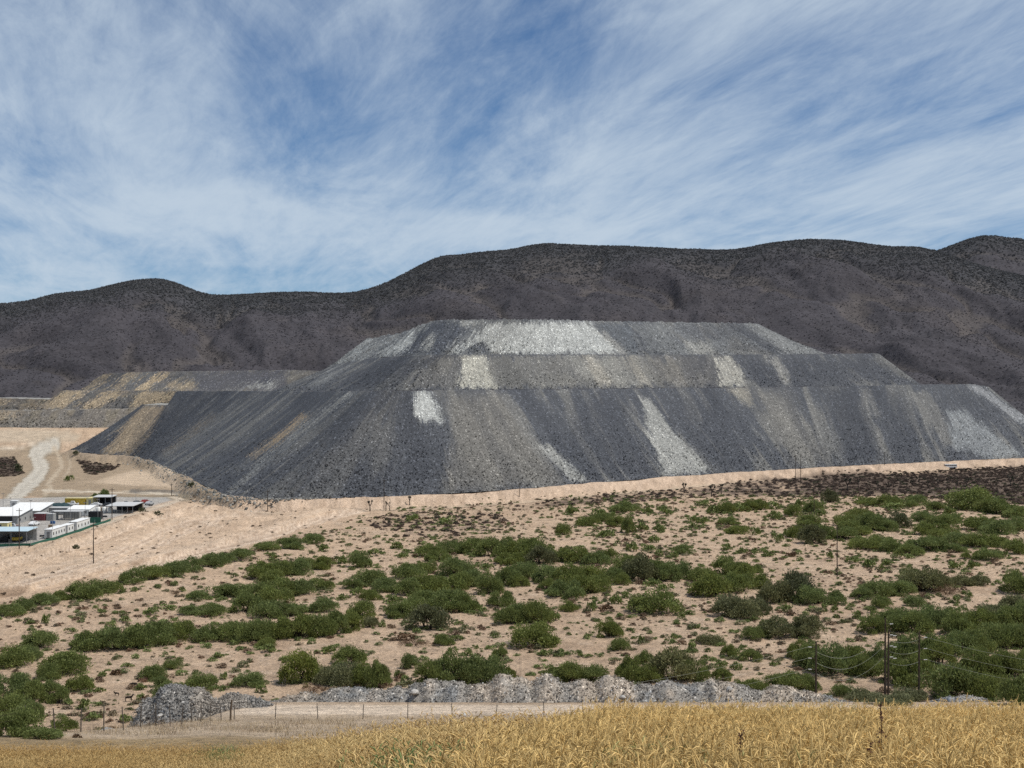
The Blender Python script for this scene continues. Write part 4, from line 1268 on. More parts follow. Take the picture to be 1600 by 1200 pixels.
pts = np.concatenate([pts, np.stack([Xb, Yb, Zb], 1)]); scl = np.concatenate([scl, np.stack([sb_ * 1.3, sb_ * 1.3, sb_], 1)]); tint = np.concatenate([tint, np.array([0.17, 0.125, 0.085]) * rb.uniform(0.6, 1.3, (len(Xb), 1))])
idx = rng.integers(0, 4, len(pts))
scatter('low_scrub', pts, scl, np.stack([0 * idx, 0 * idx, rng.uniform(0, 6.28, len(pts))], 1), idx, tint, TUFTS_M, label='small tufts and dry weeds scattered over the sandy plain', cat='scrub')


def k_dark(px, py, X, Y, r):
    a = sdf_poly(px, py, DARKF) < 2
    b = (sdf_poly(px, py, [(118, 716), (135, 722), (160, 726), (186, 727), (178, 733), (150, 741), (135, 740), (128, 728)]) < 1) | (sdf_poly(px, py, [(-150, 718), (22, 714), (30, 730), (36, 740), (20, 744), (-150, 746)]) < 1)
    c = (sdf_poly(px, py, [(560, 815), (640, 800), (780, 806), (800, 822), (740, 835), (640, 840)]) < 2) & (r.random(len(px)) < 0.5)
    return a & (r.random(len(px)) < 0.35 + 0.65 * sstep(1100, 1400, px)) | b | c


X, Y, Z, r = band_points(7000, (-60, 1680), (716, 850), 78, k_dark)
m = len(X)
tint = np.array([0.105, 0.076, 0.06]) * r.uniform(0.6, 1.5, (m, 1))
gsel = r.random(m) < 0.12
tint[gsel] = np.array([0.055, 0.062, 0.035])
s = r.uniform(0.45, 1.25, m)
scatter('dark_scrub', np.stack([X, Y, Z - 0.05], 1), np.stack([s, s, s * 0.9], 1), np.stack([0 * s, 0 * s, r.uniform(0, 6.28, m)], 1), r.integers(0, 4, m), tint, TUFTS_M,
        label='dark brown leafless scrub on the flat before the bus road', cat='scrub')

# ---------------------------------------------------------------- yuccas
M_YTR = plain('yucca_trunk', (0.075, 0.06, 0.05), 0.95, 0.3, 5)
M_YLF = mat_leaf('yucca_leaf', (0.045, 0.05, 0.035), var=0.4, trans=0.05)


def yucca_meshes(seed, fork):
    r = random.Random(seed)
    b = MB()
    tips = []
    hgt = 0.45
    b.tube([(0, 0, -0.05), (0.01, 0, 0.2), (0.0, 0.01, hgt)], [0.055, 0.042, 0.036], 7)
    for i in range(fork):
        a = 6.283 * i / fork + r.uniform(-0.4, 0.4); q = r.uniform(0.12, 0.24); zt = r.uniform(0.68, 0.88)
        e = Vector((math.cos(a) * q, math.sin(a) * q, zt))
        b.tube([(0, 0, hgt - 0.06), (e.x * 0.7, e.y * 0.7, hgt + 0.12), e], [0.032, 0.028, 0.022], 6)
        tips.append(e)
    if fork <= 2: tips.append(Vector((0, 0, 0.85))); b.tube([(0, 0, hgt - 0.05), (0, 0, 0.85)], [0.034, 0.022], 6)
    V = []; sh = []
    for e in tips:
        for k in range(70):
            d = Vector((r.gauss(0, 1), r.gauss(0, 1), r.gauss(0.45, 0.8))).normalized()
            s = d.cross(Vector((r.gauss(0, 1), r.gauss(0, 1), r.gauss(0, 1)))).normalized() * 0.012
            o = e - Vector((0, 0, r.uniform(0, 0.10)))
            L = r.uniform(0.09, 0.15)
            V += [o - s, o + s, o + d * L * 0.6 + s * 0.8, o + d * L]
            sh += [r.random()] * 4
    me = mesh_np('yucca_crown_%d' % seed, np.array([tuple(v) for v in V]), np.arange(len(V)), np.full(len(V) // 4, 4), [M_YLF])
    set_f(me, np.array(sh, np.float32), 'shade')
    return b.mesh('yucca_trunk_%d' % seed, M_YTR, True), me


YM = [yucca_meshes(900 + i, f) for i, f in enumerate((2, 3, 4, 1, 3))]
YUC = [(578, 799, 20, 1, 'forked dark yucca left of the pole at the foot of the tip'), (603, 798, 16, 3, 'slim dark yucca just right of the pole at the tip foot'), (609, 798, 14, 3, 'short single-stemmed yucca beside the slim yucca'),
       (640, 789, 15, 0, 'lone forked yucca in front of the tan bank'), (1069, 771, 18, 2, 'spreading yucca left of the two dark forked yuccas'), (1112, 776, 20, 1, 'left one of the two dark forked yuccas side by side'),
       (1127, 772, 16, 0, 'right one of the two dark forked yuccas side by side'), (1324, 767, 22, 2, 'tallest many-armed yucca on the dark scrub flat')]
oth = [(1341, 762, 12, 0), (1372, 765, 12, 3), (1389, 767, 14, 1), (1406, 761, 11, 3), (1417, 764, 10, 0), (1425, 763, 14, 2), (1436, 756, 14, 1), (1450, 763, 12, 0), (1466, 761, 14, 4), (1481, 758, 11, 3), (1495, 762, 10, 0),
       (1511, 759, 13, 2), (1530, 756, 9, 3), (1548, 758, 9, 0), (1558, 757, 12, 1), (1579, 760, 19, 4), (1594, 756, 10, 0)]
for j, (a, b_, c, d) in enumerate(oth):
    YUC.append((a, b_, c, d, 'small dark yucca, %s right of the tallest yucca on the scrub flat' % ORD[j]))
yx, yy, yz = ground_at([q[0] for q in YUC], [q[1] for q in YUC])
for i, (a, b_, hpx, v, lb_) in enumerate(YUC):
    e = empty('yucca_tree', (yx[i], yy[i], yz[i]), i * 1.7)
    s = hpx * yy[i] / F / 0.95
    e.scale = (s, s, s)
    tag(e, lb_, 'yucca', 'yuccas on the plain')
    link('trunk', YM[v][0], e); link('crown', YM[v][1], e)

# ---------------------------------------------------------------- rubble bank and heap by the service road
M_RUB = mat_rock('crushed_grey_rubble', 0.16, 0.8)


def rubble_strip(name, line, prof_half, seed, label, cat, colours, nl=900, nw=56, nstone=30000, smax=0.15):
    """line: (X, Y, crest height above ground) along the bank"""
    ln = np.array(line, float)
    u = np.concatenate([[0], np.cumsum(np.hypot(np.diff(ln[:, 0]), np.diff(ln[:, 1])))])
    U = np.linspace(0, u[-1], nl)
    cx, cy, ch = [np.interp(U, u, ln[:, i]) for i in range(3)]
    ch = 1.10 * ch * (1 + 0.30 * perlin(U / 3.2, 0 * U + 3.3, seed) + 0.18 * perlin(U / 1.3, 0 * U + 1.3, seed + 1))
    dx = np.gradient(cx); dy = np.gradient(cy); l = np.hypot(dx, dy); nx_, ny_ = -dy / l, dx / l
    W = np.linspace(-1, 1, nw)
    WW, _ = np.meshgrid(W, U, indexing='ij')
    wid = prof_half * (0.35 + 0.65 * np.clip(ch / max(ln[:, 2]), 0.1, 1.2))
    X = cx + nx_ * wid * WW; Y = cy + ny_ * wid * WW
    shape = np.clip(1 - np.abs(WW), 0, 1)
    shape = np.sin(shape * np.pi / 2) ** 1.05
    g = H(X, Y)
    Z = g - 0.15 + ch * shape + (0.13 * fbm(X / 0.9, Y / 0.9, seed + 4, 3) + 0.34 * fbm(X / 3, Y / 3, seed + 5, 3)) * (shape ** 0.5)
    Z[0] = g[0] - 0.4; Z[-1] = g[-1] - 0.4
    r = np.random.default_rng(seed)
    Z = Z + r.normal(size=Z.shape) * 0.035 * (shape > 0.02)
    n1 = fbm(X / 4, Y / 9, seed + 7, 3); n2 = fbm(X / 1.2, Y / 1.2, seed + 8, 3)
    C = np.zeros(X.shape + (3,)) + np.array(colours[0])
    mk = sstep(-0.05, 0.3, n1 + 0.4 * n2)[..., None]; C = C * (1 - mk) + np.array(colours[1]) * mk
    mk = sstep(0.1, 0.45, -n1 + 0.5 * n2)[..., None] * 0.8; C = C * (1 - mk) + np.array(colours[2]) * mk
    C *= (1 + 0.25 * n2)[..., None]
    P = np.stack([X, Y, Z], -1)
    me = grid_mesh(name, P, C, M_RUB, smooth=False)
    if me.polygons[len(me.polygons) // 2].normal.z < 0: me.flip_normals()
    e = empty(name, (0, 0, 0)); tag(e, label, cat)
    link('rubble', me, e)
    i = r.integers(0, nw, nstone); j = r.integers(0, nl, nstone)
    p = P[i, j] + r.normal(size=(nstone, 3)) * np.array([0.2, 0.2, 0.02])
    s = 0.04 * (smax / 0.04) ** (r.random(nstone) ** 3.2)
    t = np.clip(C[i, j] * r.uniform(0.6, 1.5, (nstone, 1)) * np.where(r.random((nstone, 1)) > 0.95, 1.9, 1.0), 0.04, 0.5)
    scatter('rubble_stones', p, s[:, None] * r.uniform(0.7, 1.3, (nstone, 3)), r.uniform(0, 6.28, (nstone, 3)), r.integers(0, 6, nstone), t, ROCKS, e)
    return e


def at(px, Y): return (px - 800.0) / F * Y


def crest_line(pts, Y):
    out = []
    for px, py in pts:
        X = at(px, Y); z = EYE - (py - 600) / F * Y
        g = float(H(np.array([X]), np.array([float(Y)]))[0])
        out.append((X, Y, max(z - g, 0.15)))
    return out


GREYS = ((0.228, 0.212, 0.19), (0.30, 0.257, 0.21), (0.155, 0.16, 0.162))
rubble_strip('rubble_bank', crest_line([(405, 1100), (440, 1092), (480, 1082), (520, 1078), (570, 1076), (620, 1074), (660, 1068), (690, 1064), (720, 1066), (760, 1072), (800, 1063), (850, 1058), (880, 1062), (930, 1066), (960, 1064), (1000, 1066), (1050, 1062),
                                        (1085, 1066), (1110, 1062), (1140, 1074), (1180, 1080), (1220, 1076), (1260, 1084), (1300, 1088), (1340, 1102), (1370, 1106)], 139.5), 3.6, 811,
             'long bank of broken grey rubble along the pale service road', 'rubble bank', GREYS)
rubble_strip('rubble_mound', crest_line([(1385, 1106), (1410, 1102), (1440, 1100), (1470, 1094), (1500, 1090), (1525, 1093), (1550, 1102), (1572, 1112)], 140.0), 3.4, 821,
             'low blue-grey rubble mound behind the wheat at the right', 'rubble mound', ((0.19, 0.187, 0.182), (0.25, 0.232, 0.21), (0.14, 0.144, 0.148)), 220, 44, 5000)
rubble_strip('rubble_pile', crest_line([(196, 1150), (222, 1132), (240, 1112), (262, 1090), (285, 1079), (305, 1077), (325, 1080), (342, 1090), (370, 1088), (395, 1092), (420, 1100)], 132.0), 5.0, 831,
             'tall grey heap of crushed stone at the left end of the road', 'rubble pile', ((0.185, 0.177, 0.165), (0.245, 0.22, 0.19), (0.135, 0.138, 0.14)), 260, 70, 18000, 0.17)

M_BOULD = plain('pale_boulder', (0.42, 0.40, 0.37), 0.9, 0.2, 2.5)
M_BOULD2 = plain('blue_grey_boulder', (0.24, 0.26, 0.28), 0.9, 0.25, 2.5)
BOULD = [rock_mesh('boulder_%d' % i, 300 + i, M_BOULD if i < 3 else M_BOULD2, 2, 0.8) for i in range(5)]
for px, py, Y, w, v, lb_ in [(168, 1148, 128, 26, 3, 'large blue-grey boulder at the left foot of the rubble pile'), (250, 1118, 127.5, 8, 0, 'white boulder low on the left face of the rubble pile'),
                             (648, 1082, 137.0, 14, 1, 'pale boulder on the rubble bank behind the fence'), (1140, 1076, 137.5, 9, 2, 'white rounded boulder where the rubble bank dips'),
                             (974, 1090, 136.5, 10, 0, 'pinkish pale boulder at the foot of the rubble bank'), (425, 1105, 133, 11, 1, 'flat pale boulder at the start of the rubble bank'),
                             (1331, 1100, 137, 9, 0, 'white slab at the tapering right end of the rubble bank'), (1485, 1094, 137.5, 16, 4, 'large grey boulder on top of the right rubble mound'),
                             (725, 1118, 124.0, 12, 1, 'pale stone lying on the road verge'), (206, 1142, 130, 16, 3, 'grey block between the boulder and the rubble pile')]:
    s = w * Y / F / 2
    o = link('boulder', BOULD[v])
    o.location = (at(px, Y), Y, EYE - (py - 600) / F * Y)
    o.scale = (s * 1.15, s * 1.1, s); o.rotation_euler = (0.2, 0.1, px * 0.37)
    tag(o, lb_, 'boulder')

# ---------------------------------------------------------------- wire fence
M_STEEL = plain('weathered_post', (0.10, 0.085, 0.07), 0.8, 0.3, 5)
M_WOOD = plain('grey_brown_timber', (0.13, 0.095, 0.065), 0.9, 0.3, 4)
M_WIRE = plain('rusty_wire', (0.16, 0.12, 0.09), 0.6, 0.2, 5)


def fence_run(name, pts, hgt, label, lean=0.0, gate=None):
    root = empty(name, (0, 0, 0)); tag(root, label, 'fence')
    tops = []
    for i, (X, Y) in enumerate(pts):
        z = float(H(np.array([X]), np.array([Y]))[0])
        h = hgt * (0.9 + 0.2 * ((i * 37) % 10) / 10)
        lx = 0.10 * math.sin(i * 2.3)
        MB().tube([(X, Y, z - 0.3), (X + lx * 0.5, Y, z + h * 0.55), (X + lx, Y, z + h)], [0.040, 0.036, 0.034], 6).build('post', M_STEEL, root)
        tops.append((Vector((X, Y, z)), Vector((X + lx, Y, z + h))))
    for k in (0.3, 0.55, 0.78, 0.96):
        b = MB()
        for (a0, a1), (b0, b1) in zip(tops[:-1], tops[1:]):
            p, q = a0.lerp(a1, k), b0.lerp(b1, k)
            mid = p.lerp(q, 0.5) - Vector((0, 0, 0.04))
            b.tube([p, mid, q], 0.006, 3, False)
        b.build('wire', M_WIRE, root)
    return root


lp = [37, 86, 126, 162, 193, 219, 244, 266, 284, 300, 314, 328, 346]
lY = np.linspace(74, 117, len(lp))
fence_run('wire_fence', [(-26.6, 66.0)] + [(at(p, y), y) for p, y in zip(lp, lY)], 1.45, 'rusty post and wire fence running down the left slope')
fence_run('wire_fence', [(at(p, 120.5), 120.5) for p in (366, 430, 497, 567, 637, 707, 775, 850, 911, 963, 1030, 1095, 1160)], 1.35, 'thin post and wire fence between dry grass and service road')
zc = float(H(np.array([at(360, 118)]), np.array([118.0]))[0])
e = empty('corner_post', (at(360, 118), 118, zc)); tag(e, 'leaning timber corner post with brace where the two fences meet', 'fence post')
MB().tube([(0, 0, -0.3), (0.03, 0, 0.8), (0.11, 0, 1.7)], [0.085, 0.08, 0.075], 8).build('post', M_WOOD, e)
MB().tube([(0.09, 0, 1.35), (1.5, 0.2, 0.05)], 0.012, 4).build('stay_wire', M_WIRE, e)

# ---------------------------------------------------------------- power poles
M_POLE = plain('dark_pole_timber', (0.055, 0.042, 0.032), 0.85, 0.3, 3)
M_INS = plain('pale_insulator', (0.5, 0.5, 0.48), 0.4, 0.1, 5)
M_LINE = plain('aluminium_line', (0.26, 0.27, 0.22), 0.5, 0.1, 5)


def pole(px, py, hpx, label, arms=0, rad=0.16, Yfix=None, armdir=1):
    if Yfix is None:
        x, y, z = [float(v[0]) for v in ground_at([px], [py])]
    else:
        y = Yfix; x = at(px, y); z = float(H(np.array([x]), np.array([y]))[0])
    ztop = EYE - (py - hpx - 600) / F * y
    h = ztop - z
    e = empty('power_pole', (x, y, z)); tag(e, label, 'power pole', 'power poles')
    MB().tube([(0, 0, -0.5), (0, 0, h * 0.5), (0.03, 0, h)], [rad * 1.15, rad, rad * 0.72], 10).build('mast', M_POLE, e)
    for k in range(arms):
        zz = h - 0.9 - k * 1.75
        MB().tube([(0, -0.1, zz), (armdir * 0.75, -0.1, zz)], 0.05, 6).build('bracket', M_POLE, e)
        MB().tube([(armdir * 0.72, -0.1, zz - 0.02), (armdir * 1.25, -0.1, zz + 0.02)], [0.08, 0.06], 8).build('insulator', M_INS, e)
    if arms == 0:
        MB().box(-0.9, 0.9, -0.07, 0.05, h - 0.75, h - 0.62).build('crossarm', M_POLE, e)
    return Vector((x, y, z)), h, e


pA, hA, _ = pole(1275, 1092, 90, 'dark pole at the left end of the sagging wires', 3, 0.15, 226.0, -1)
pB, hB, _ = pole(1383, 1094, 128, 'taller left pole of the close pair behind the wheat', 4, 0.15, 228.0)
pC, hC, _ = pole(1388, 1102, 118, 'right pole of the close pair behind the wheat', 3, 0.15, 221.0)
pD, hD, _ = pole(1436, 1094, 107, 'single dark pole right of the close pair', 3, 0.15, 226.0)
for a in [(1308, 901, 80, 'lone pole standing beside the sandy footpath'), (1272, 808, 45, 'slim pole in the scrub above the lone footpath pole'), (1251, 757, 48, 'far pole at the right foot of the tip, nearer of two'),
          (1243, 748, 38, 'far pole at the right foot of the tip, farther of two'), (1382, 727, 21, 'tiny far pole on the tan bank left of the bus'), (418, 798, 33, 'thin pole on the bare flat at the left corner of the tip'),
          (600, 797, 49, 'slim pole between the yuccas at the foot of the tip'), (146, 881, 64, 'tall lone pole on the graded bare slope'), (175, 812, 50, 'pole at the near edge of the gravel yard'),
          (30, 858, 64, 'pole in front of the blue-roofed shelter'), (812, 777, 22, 'faint thin pole in front of the middle of the tip'), (268, 775, 20, 'short pole on the flat behind the yard corner')]:
    pole(*a[:3], a[3], 0, 0.13)


def cable(p, q, sag, label, r=0.022):
    b = MB()
    p, q = Vector(p), Vector(q)
    pts = [p.lerp(q, t) - Vector((0, 0, sag * 4 * t * (1 - t))) for t in np.linspace(0, 1, 17)]
    b.tube(pts, r, 4, False)
    tag(b.build('power_line', M_LINE), label, 'cable', 'wires between the near poles')


for k, w in enumerate(('upper', 'middle', 'lower')):
    za = pA.z + hA - 1.6 - 1.75 * k
    zb = pB.z + hB - 2.4 - 1.75 * k
    cable((pA.x, pA.y, za), (pB.x, pB.y, zb), 2.3, '%s sagging wire between the left pole and the close pair' % w)
    cable((pC.x + 0.2, pC.y, pC.z + hC - 1.6 - 1.75 * k), (pD.x, pD.y, pD.z + hD - 1.2 - 1.75 * k), 0.5, '%s short wire from the close pair to the single pole' % w)
    cable((pD.x + 1.2, pD.y, pD.z + hD - 0.9 - 1.75 * k), (pD.x + 40, pD.y - 14, pD.z + hD - 3.5 - 1.75 * k), 1.8, '%s wire leaving the single pole to the right' % w, 0.014)
    cable((pA.x - 1.2, pA.y, pA.z + hA - 0.9 - 1.75 * k), (pA.x - 80, pA.y - 20, pA.z + hA - 5.0 - 1.75 * k), 3.0, '%s wire leaving the left pole across the bushes' % w, 0.014)

# ---------------------------------------------------------------- works yard on the left
M_WROOF = plain('white_sheet_roof', (0.74, 0.74, 0.72), 0.5, 0.08, 0.8)
M_WWALL = plain('white_panel', (0.66, 0.66, 0.63), 0.6, 0.10, 0.8)
M_GWALL = plain('grey_panel', (0.30, 0.30, 0.29), 0.7, 0.12, 0.8)
M_GROOF = plain('grey_sheet_roof', (0.48, 0.48, 0.47), 0.6, 0.10, 0.8)
M_BROOF = plain('pale_blue_sheet_roof', (0.44, 0.55, 0.60), 0.5, 0.08, 0.8)
M_DARK = plain('shade_and_dark_parts', (0.03, 0.03, 0.032), 0.8, 0.2, 1)  # near-black: shade of openings and under roofs as colour; also skids, handles
M_GLASS = plain('dark_window', (0.05, 0.06, 0.07), 0.15, 0.1, 1)
M_RED = plain('maroon_container', (0.17, 0.055, 0.06), 0.7, 0.2, 1)
M_YEL = plain('yellow_container', (0.52, 0.36, 0.055), 0.6, 0.15, 1)
M_YEL2 = plain('pale_yellow_panel', (0.60, 0.52, 0.26), 0.6, 0.15, 1)
M_GREEN = plain('green_shade_net', (0.03, 0.105, 0.075), 0.9, 0.3, 2)
M_TARP = plain('dark_green_tarpaulin', (0.022, 0.045, 0.048), 0.6, 0.35, 0.6)
M_TYRE = plain('black_rubber', (0.02, 0.02, 0.02), 0.9, 0.1, 3)
M_GALV = plain('galvanised_steel', (0.24, 0.24, 0.24), 0.5, 0.15, 3)
M_BLACK = plain('black_sheet', (0.025, 0.026, 0.028), 0.6, 0.2, 1)


def hg(x, y): return float(H(np.array([float(x)]), np.array([float(y)]))[0])


def yardY(py): return (EYE - PAD_Z) * F / (py - 600.0)


def cabin(name, label, cat, x0, x1, y0, y1, h, wall, roof, side_win=0, front_win=0, door=True, over=0.12, skids=True, ribs=0, pitch=0.0):
    """box cabin or container, long sides with windows, thin roof sheet"""
    z = hg((x0 + x1) / 2, (y0 + y1) / 2)
    e = empty(name, (x0, y0, z)); tag(e, label, cat)
    w, d = x1 - x0, y1 - y0
    b0 = 0.25 if skids else -0.1
    wb = MB().box(0, w, 0, d, b0, h); rb_ = MB().box(-over, w + over, -over, d + over, h + 0.003, h + 0.12)
    for k in (6, 7): wb.v[k] = (wb.v[k][0], wb.v[k][1], wb.v[k][2] + pitch)
    for k in (2, 3, 6, 7): rb_.v[k] = (rb_.v[k][0], rb_.v[k][1], rb_.v[k][2] + pitch * 1.03)
    wb.build('wall', wall, e); rb_.build('roof', roof, e)
    for k in range(int(w // 1.6) if pitch else 0):          # standing seams of the roof sheets
        sm = MB().box(k * 1.6 + 0.8, k * 1.6 + 0.86, -over, d + over, h + 0.124, h + 0.18)
        for q in (2, 3, 6, 7): sm.v[q] = (sm.v[q][0], sm.v[q][1], sm.v[q][2] + pitch * 1.03)
        sm.build('roof_seam', roof, e)
    if skids:
        for yy in (0.3, d - 0.5): MB().box(0.05, w - 0.05, yy, yy + 0.2, -0.1, 0.247).build('skid', M_DARK, e)
    for k in range(side_win):
        yy = d * (k + 0.5) / side_win - 0.45
        f = MB().box(w + 0.003, w + 0.05, yy, yy + 0.9, 1.05, 1.9).build('window', M_GALV, e)
        MB().box(w + 0.053, w + 0.07, yy + 0.08, yy + 0.82, 1.12, 1.83).build('pane', M_GLASS, f)
    for k in range(front_win):
        xx = w * (k + 0.5) / front_win - 0.4
        f = MB().box(xx, xx + 0.8, -0.05, -0.003, 1.05, 1.9).build('window', M_GALV, e)
        MB().box(xx + 0.07, xx + 0.73, -0.07, -0.053, 1.12, 1.83).build('pane', M_GLASS, f)
    if door:
        dd = MB().box(w * 0.5 - 0.45, w * 0.5 + 0.45, -0.05, -0.003, b0, 2.05).build('door', M_GALV, e)
        MB().box(w * 0.5 + 0.28, w * 0.5 + 0.36, -0.09, -0.053, 1.1, 1.2).build('handle', M_DARK, dd)
    for k in range(ribs):
        xx = w * (k + 0.5) / ribs
        MB().box(xx - 0.06, xx + 0.06, -0.045, -0.002, 0.3, h - 0.1).build('rib', wall, e)
    return e


def shelter(name, label, x0, x1, y0, y1, h, roof, pitch=0.5, nposts=4, back=True, gable=False, wallm=None):
    """open roof on posts"""
    z = hg((x0 + x1) / 2, (y0 + y1) / 2)
    e = empty(name, (x0, y0, z)); tag(e, label, 'shelter')
    w, d = x1 - x0, y1 - y0
    b = MB()
    if gable:
        hm = h + pitch
        for (ya, za, yb, zb) in ((-0.3, h, d / 2, hm), (d / 2, hm, d + 0.3, h)):
            b.quad((-0.3, ya, za), (w + 0.3, ya, za), (w + 0.3, yb, zb), (-0.3, yb, zb))
            b.quad((-0.3, yb, zb - 0.12), (w + 0.3, yb, zb - 0.12), (w + 0.3, ya, za - 0.12), (-0.3, ya, za - 0.12))
        b.quad((-0.3, -0.3, h - 0.12), (w + 0.3, -0.3, h - 0.12), (w + 0.3, -0.3, h), (-0.3, -0.3, h))
    else:
        b.box(-0.3, w + 0.3, -0.3, d + 0.3, h, h + 0.14)
        i = len(b.v) - 8
        for k in (2, 3, 6, 7): b.v[i + k] = (b.v[i + k][0], b.v[i + k][1], b.v[i + k][2] + pitch)
    b.build('roof', roof, e)
    for k in range(nposts):
        xx = w * k / (nposts - 1)
        for yy in (0.05, d - 0.05):
            zt = h - 0.125 if (gable or yy < 1) else h + pitch * 0.9
            MB().box(xx - 0.07, xx + 0.07, yy - 0.07, yy + 0.07, -0.2, zt - 0.003).build('post', M_GALV, e)
    if back: MB().box(0.1, w - 0.1, d - 0.35, d - 0.2, -0.1, h - 0.2).build('back_wall', wallm or M_GWALL, e)
    return e


shelter('open_shelter', 'open shelter with pale blue roof at the yard front corner', -156.0, -142.2, 420, 429, 3.5, M_BROOF, 0.35, 4, True)
for k, (xx, m_, lb_) in enumerate([(-153.5, M_YEL2, 'yellowish machine under the left of the blue roof'), (-150.0, M_DARK, 'dark machine under the middle of the blue roof'), (-146.5, M_YEL, 'orange-yellow machine under the right of the blue roof')]):
    z = hg(xx, 424)
    e = empty('parked_machine', (xx, 423, z)); tag(e, lb_, 'machine')
    MB().box(-1.1, 1.1, 0, 3.0, 0.5, 1.3).build('body', m_, e)
    MB().box(-0.7, 0.7, 1.4, 2.8, 1.303, 2.2).build('cab', M_GLASS, e)
    for sx in (-1.15, 0.85):
        for yy in (0.5, 2.3): MB().tube([(sx, yy, 0.45), (sx + 0.3, yy, 0.45)], 0.45, 12).build('wheel', M_TYRE, e)
cabin('office_trailer', 'long white office trailer with a row of windows by the fence', 'trailer', -141.6, -139.2, 434, 447, 2.7, M_WWALL, M_WROOF, 5, 0, True)
cabin('office_trailer', 'short white trailer behind the long office trailer', 'trailer', -141.4, -139.2, 449.2, 455.5, 2.6, M_WWALL, M_WROOF, 2, 0, True)
cabin('office_trailer', 'white trailer furthest back along the fence', 'trailer', -141.6, -139.0, 458, 472, 2.8, M_WWALL, M_WROOF, 4, 0, True)
cabin('black_container', 'black open container at the fence corner', 'container', -146.6, -142.4, 496, 499, 2.5, M_BLACK, M_BLACK, 0, 0, False, 0.05, False, 6)
cabin('white_hall', 'hall with bright white roof and dark front at the left', 'building', -177, -164.5, 477, 492, 2.9, M_GWALL, M_WROOF, 3, 0, False, 0.5, False, 0, 1.5)
MB().box(-175.5, -166, 476.85, 476.997, hg(-170, 480), hg(-170, 480) + 2.5).build('opening_shade_panel', M_DARK, None)  # dark panel on the closed wall, painted shade of an open front
bpy.data.objects['opening_shade_panel'].parent = bpy.data.objects['white_hall']
bpy.data.objects['opening_shade_panel'].matrix_parent_inverse = __import__('mathutils').Matrix.Translation(-bpy.data.objects['white_hall'].location)
cabin('white_hall', 'second white-roofed building behind the white hall', 'building', -177.5, -166.0, 503, 518, 2.6, M_GWALL, M_WROOF, 4, 2, False, 0.5, False, 0, 1.6)
cabin('maroon_container', 'dull maroon shipping container in the middle of the yard', 'container', -163.2, -159.4, 489, 494, 2.4, M_RED, M_GROOF, 0, 0, False, 0.03, False, 7)
cabin('grey_container', 'grey container beside the maroon container', 'container', -159.1, -156.6, 489.5, 495, 2.4, M_GWALL, M_GROOF, 0, 0, False, 0.03, False, 4)
cabin('grey_container', 'long grey container under the thin canopy', 'container', -156.2, -150.4, 498.5, 501, 2.4, M_GWALL, M_GROOF, 0, 0, False, 0.03, False, 9)
cabin('white_cabin', 'flat white-roofed cabin behind the canopy', 'cabin', -157.6, -149.9, 508, 516, 2.4, M_WWALL, M_WROOF, 2, 3, True, 0.2, True, 0, 0.8)
cabin('grey_cabin', 'grey cabin with pale roof behind the maroon container', 'cabin', -167.5, -158.5, 514, 519, 2.5, M_GWALL, M_GROOF, 1, 4, True)
shelter('thin_canopy', 'long thin pale canopy between the containers', -158.4, -148.0, 492.6, 496.4, 2.9, M_GROOF, 0.05, 4, False)
cabin('white_hut', 'small white hut at the back left of the yard', 'hut', -190.8, -188.2, 545, 548, 2.7, M_WWALL, M_WROOF, 1, 0, True)
cabin('yellow_kiosk', 'pale yellow kiosk at the left frame edge', 'kiosk', -164.5, -159.8, 454, 458, 2.5, M_YEL2, M_WROOF, 1, 1, True)
cabin('yellow_container', 'long ribbed yellow container at the back of the yard', 'container', -172.5, -164.6, 553, 556, 2.6, M_YEL, M_YEL2, 0, 0, False, 0.06, False, 12)
cabin('yellow_container', 'short bright yellow container end-on beside the long one', 'container', -164.2, -161.6, 553, 560, 2.7, M_YEL2, M_YEL2, 0, 0, True, 0.05, False)
shelter('back_shelter', 'pale-roofed dark shelter in front of the yard trees', -161.5, -154.6, 553, 560, 3.0, M_GROOF, 0.3, 4, True, False, M_DARK)  # back wall near-black: under-roof shade put into its colour
shelter('low_shelter', 'low wide grey-roofed shelter at the right of the yard', -147.2, -137.6, 520, 534, 2.7, M_GROOF, 0.25, 6, True, False, M_DARK)  # shade below this roof also painted as a near-black back wall
# tarpaulin heap
tx_, ty_ = np.meshgrid(np.linspace(-181, -166.5, 60), np.linspace(533, 549, 40), indexing='ij')
tz = 2.3 * (1 - ((tx_ + 173.7) / 7.6) ** 4) * (1 - ((ty_ - 541) / 8.6) ** 4) * (0.75 + 0.35 * fbm(tx_ / 2.2, ty_ / 2.2, 61, 3))
tz = np.maximum(tz, 0) + H(tx_, ty_) - 0.1
me = grid_mesh('tarpaulin_heap', np.stack([tx_, ty_, tz], -1), None, M_TARP)
if me.polygons[5].normal.z < 0: me.flip_normals()
tag(link('tarpaulin_heap', me), 'dark green tarpaulin-covered heap in the yard', 'heap')


def tank(x, y, label):
    z = hg(x, y)
    e = empty('water_tank', (x, y, z)); tag(e, label, 'tank', 'white tanks in the yard')
    MB().tube([(0, 0, -0.1), (0, 0, 0.2), (0, 0, 1.75), (0, 0, 2.0), (0, 0, 2.15)], [0.85, 0.9, 0.9, 0.6, 0.25], 16).build('body', M_WWALL, e, True)
    MB().tube([(0, 0, 2.152), (0, 0, 2.25)], 0.22, 10).build('lid', M_GALV, e)


for k in range(7):
    tank(-160.2 + 2.25 * k, 523.5 + 0.5 * (k % 2), 'white round tank, %s from the left in the yard row' % ORD[k])


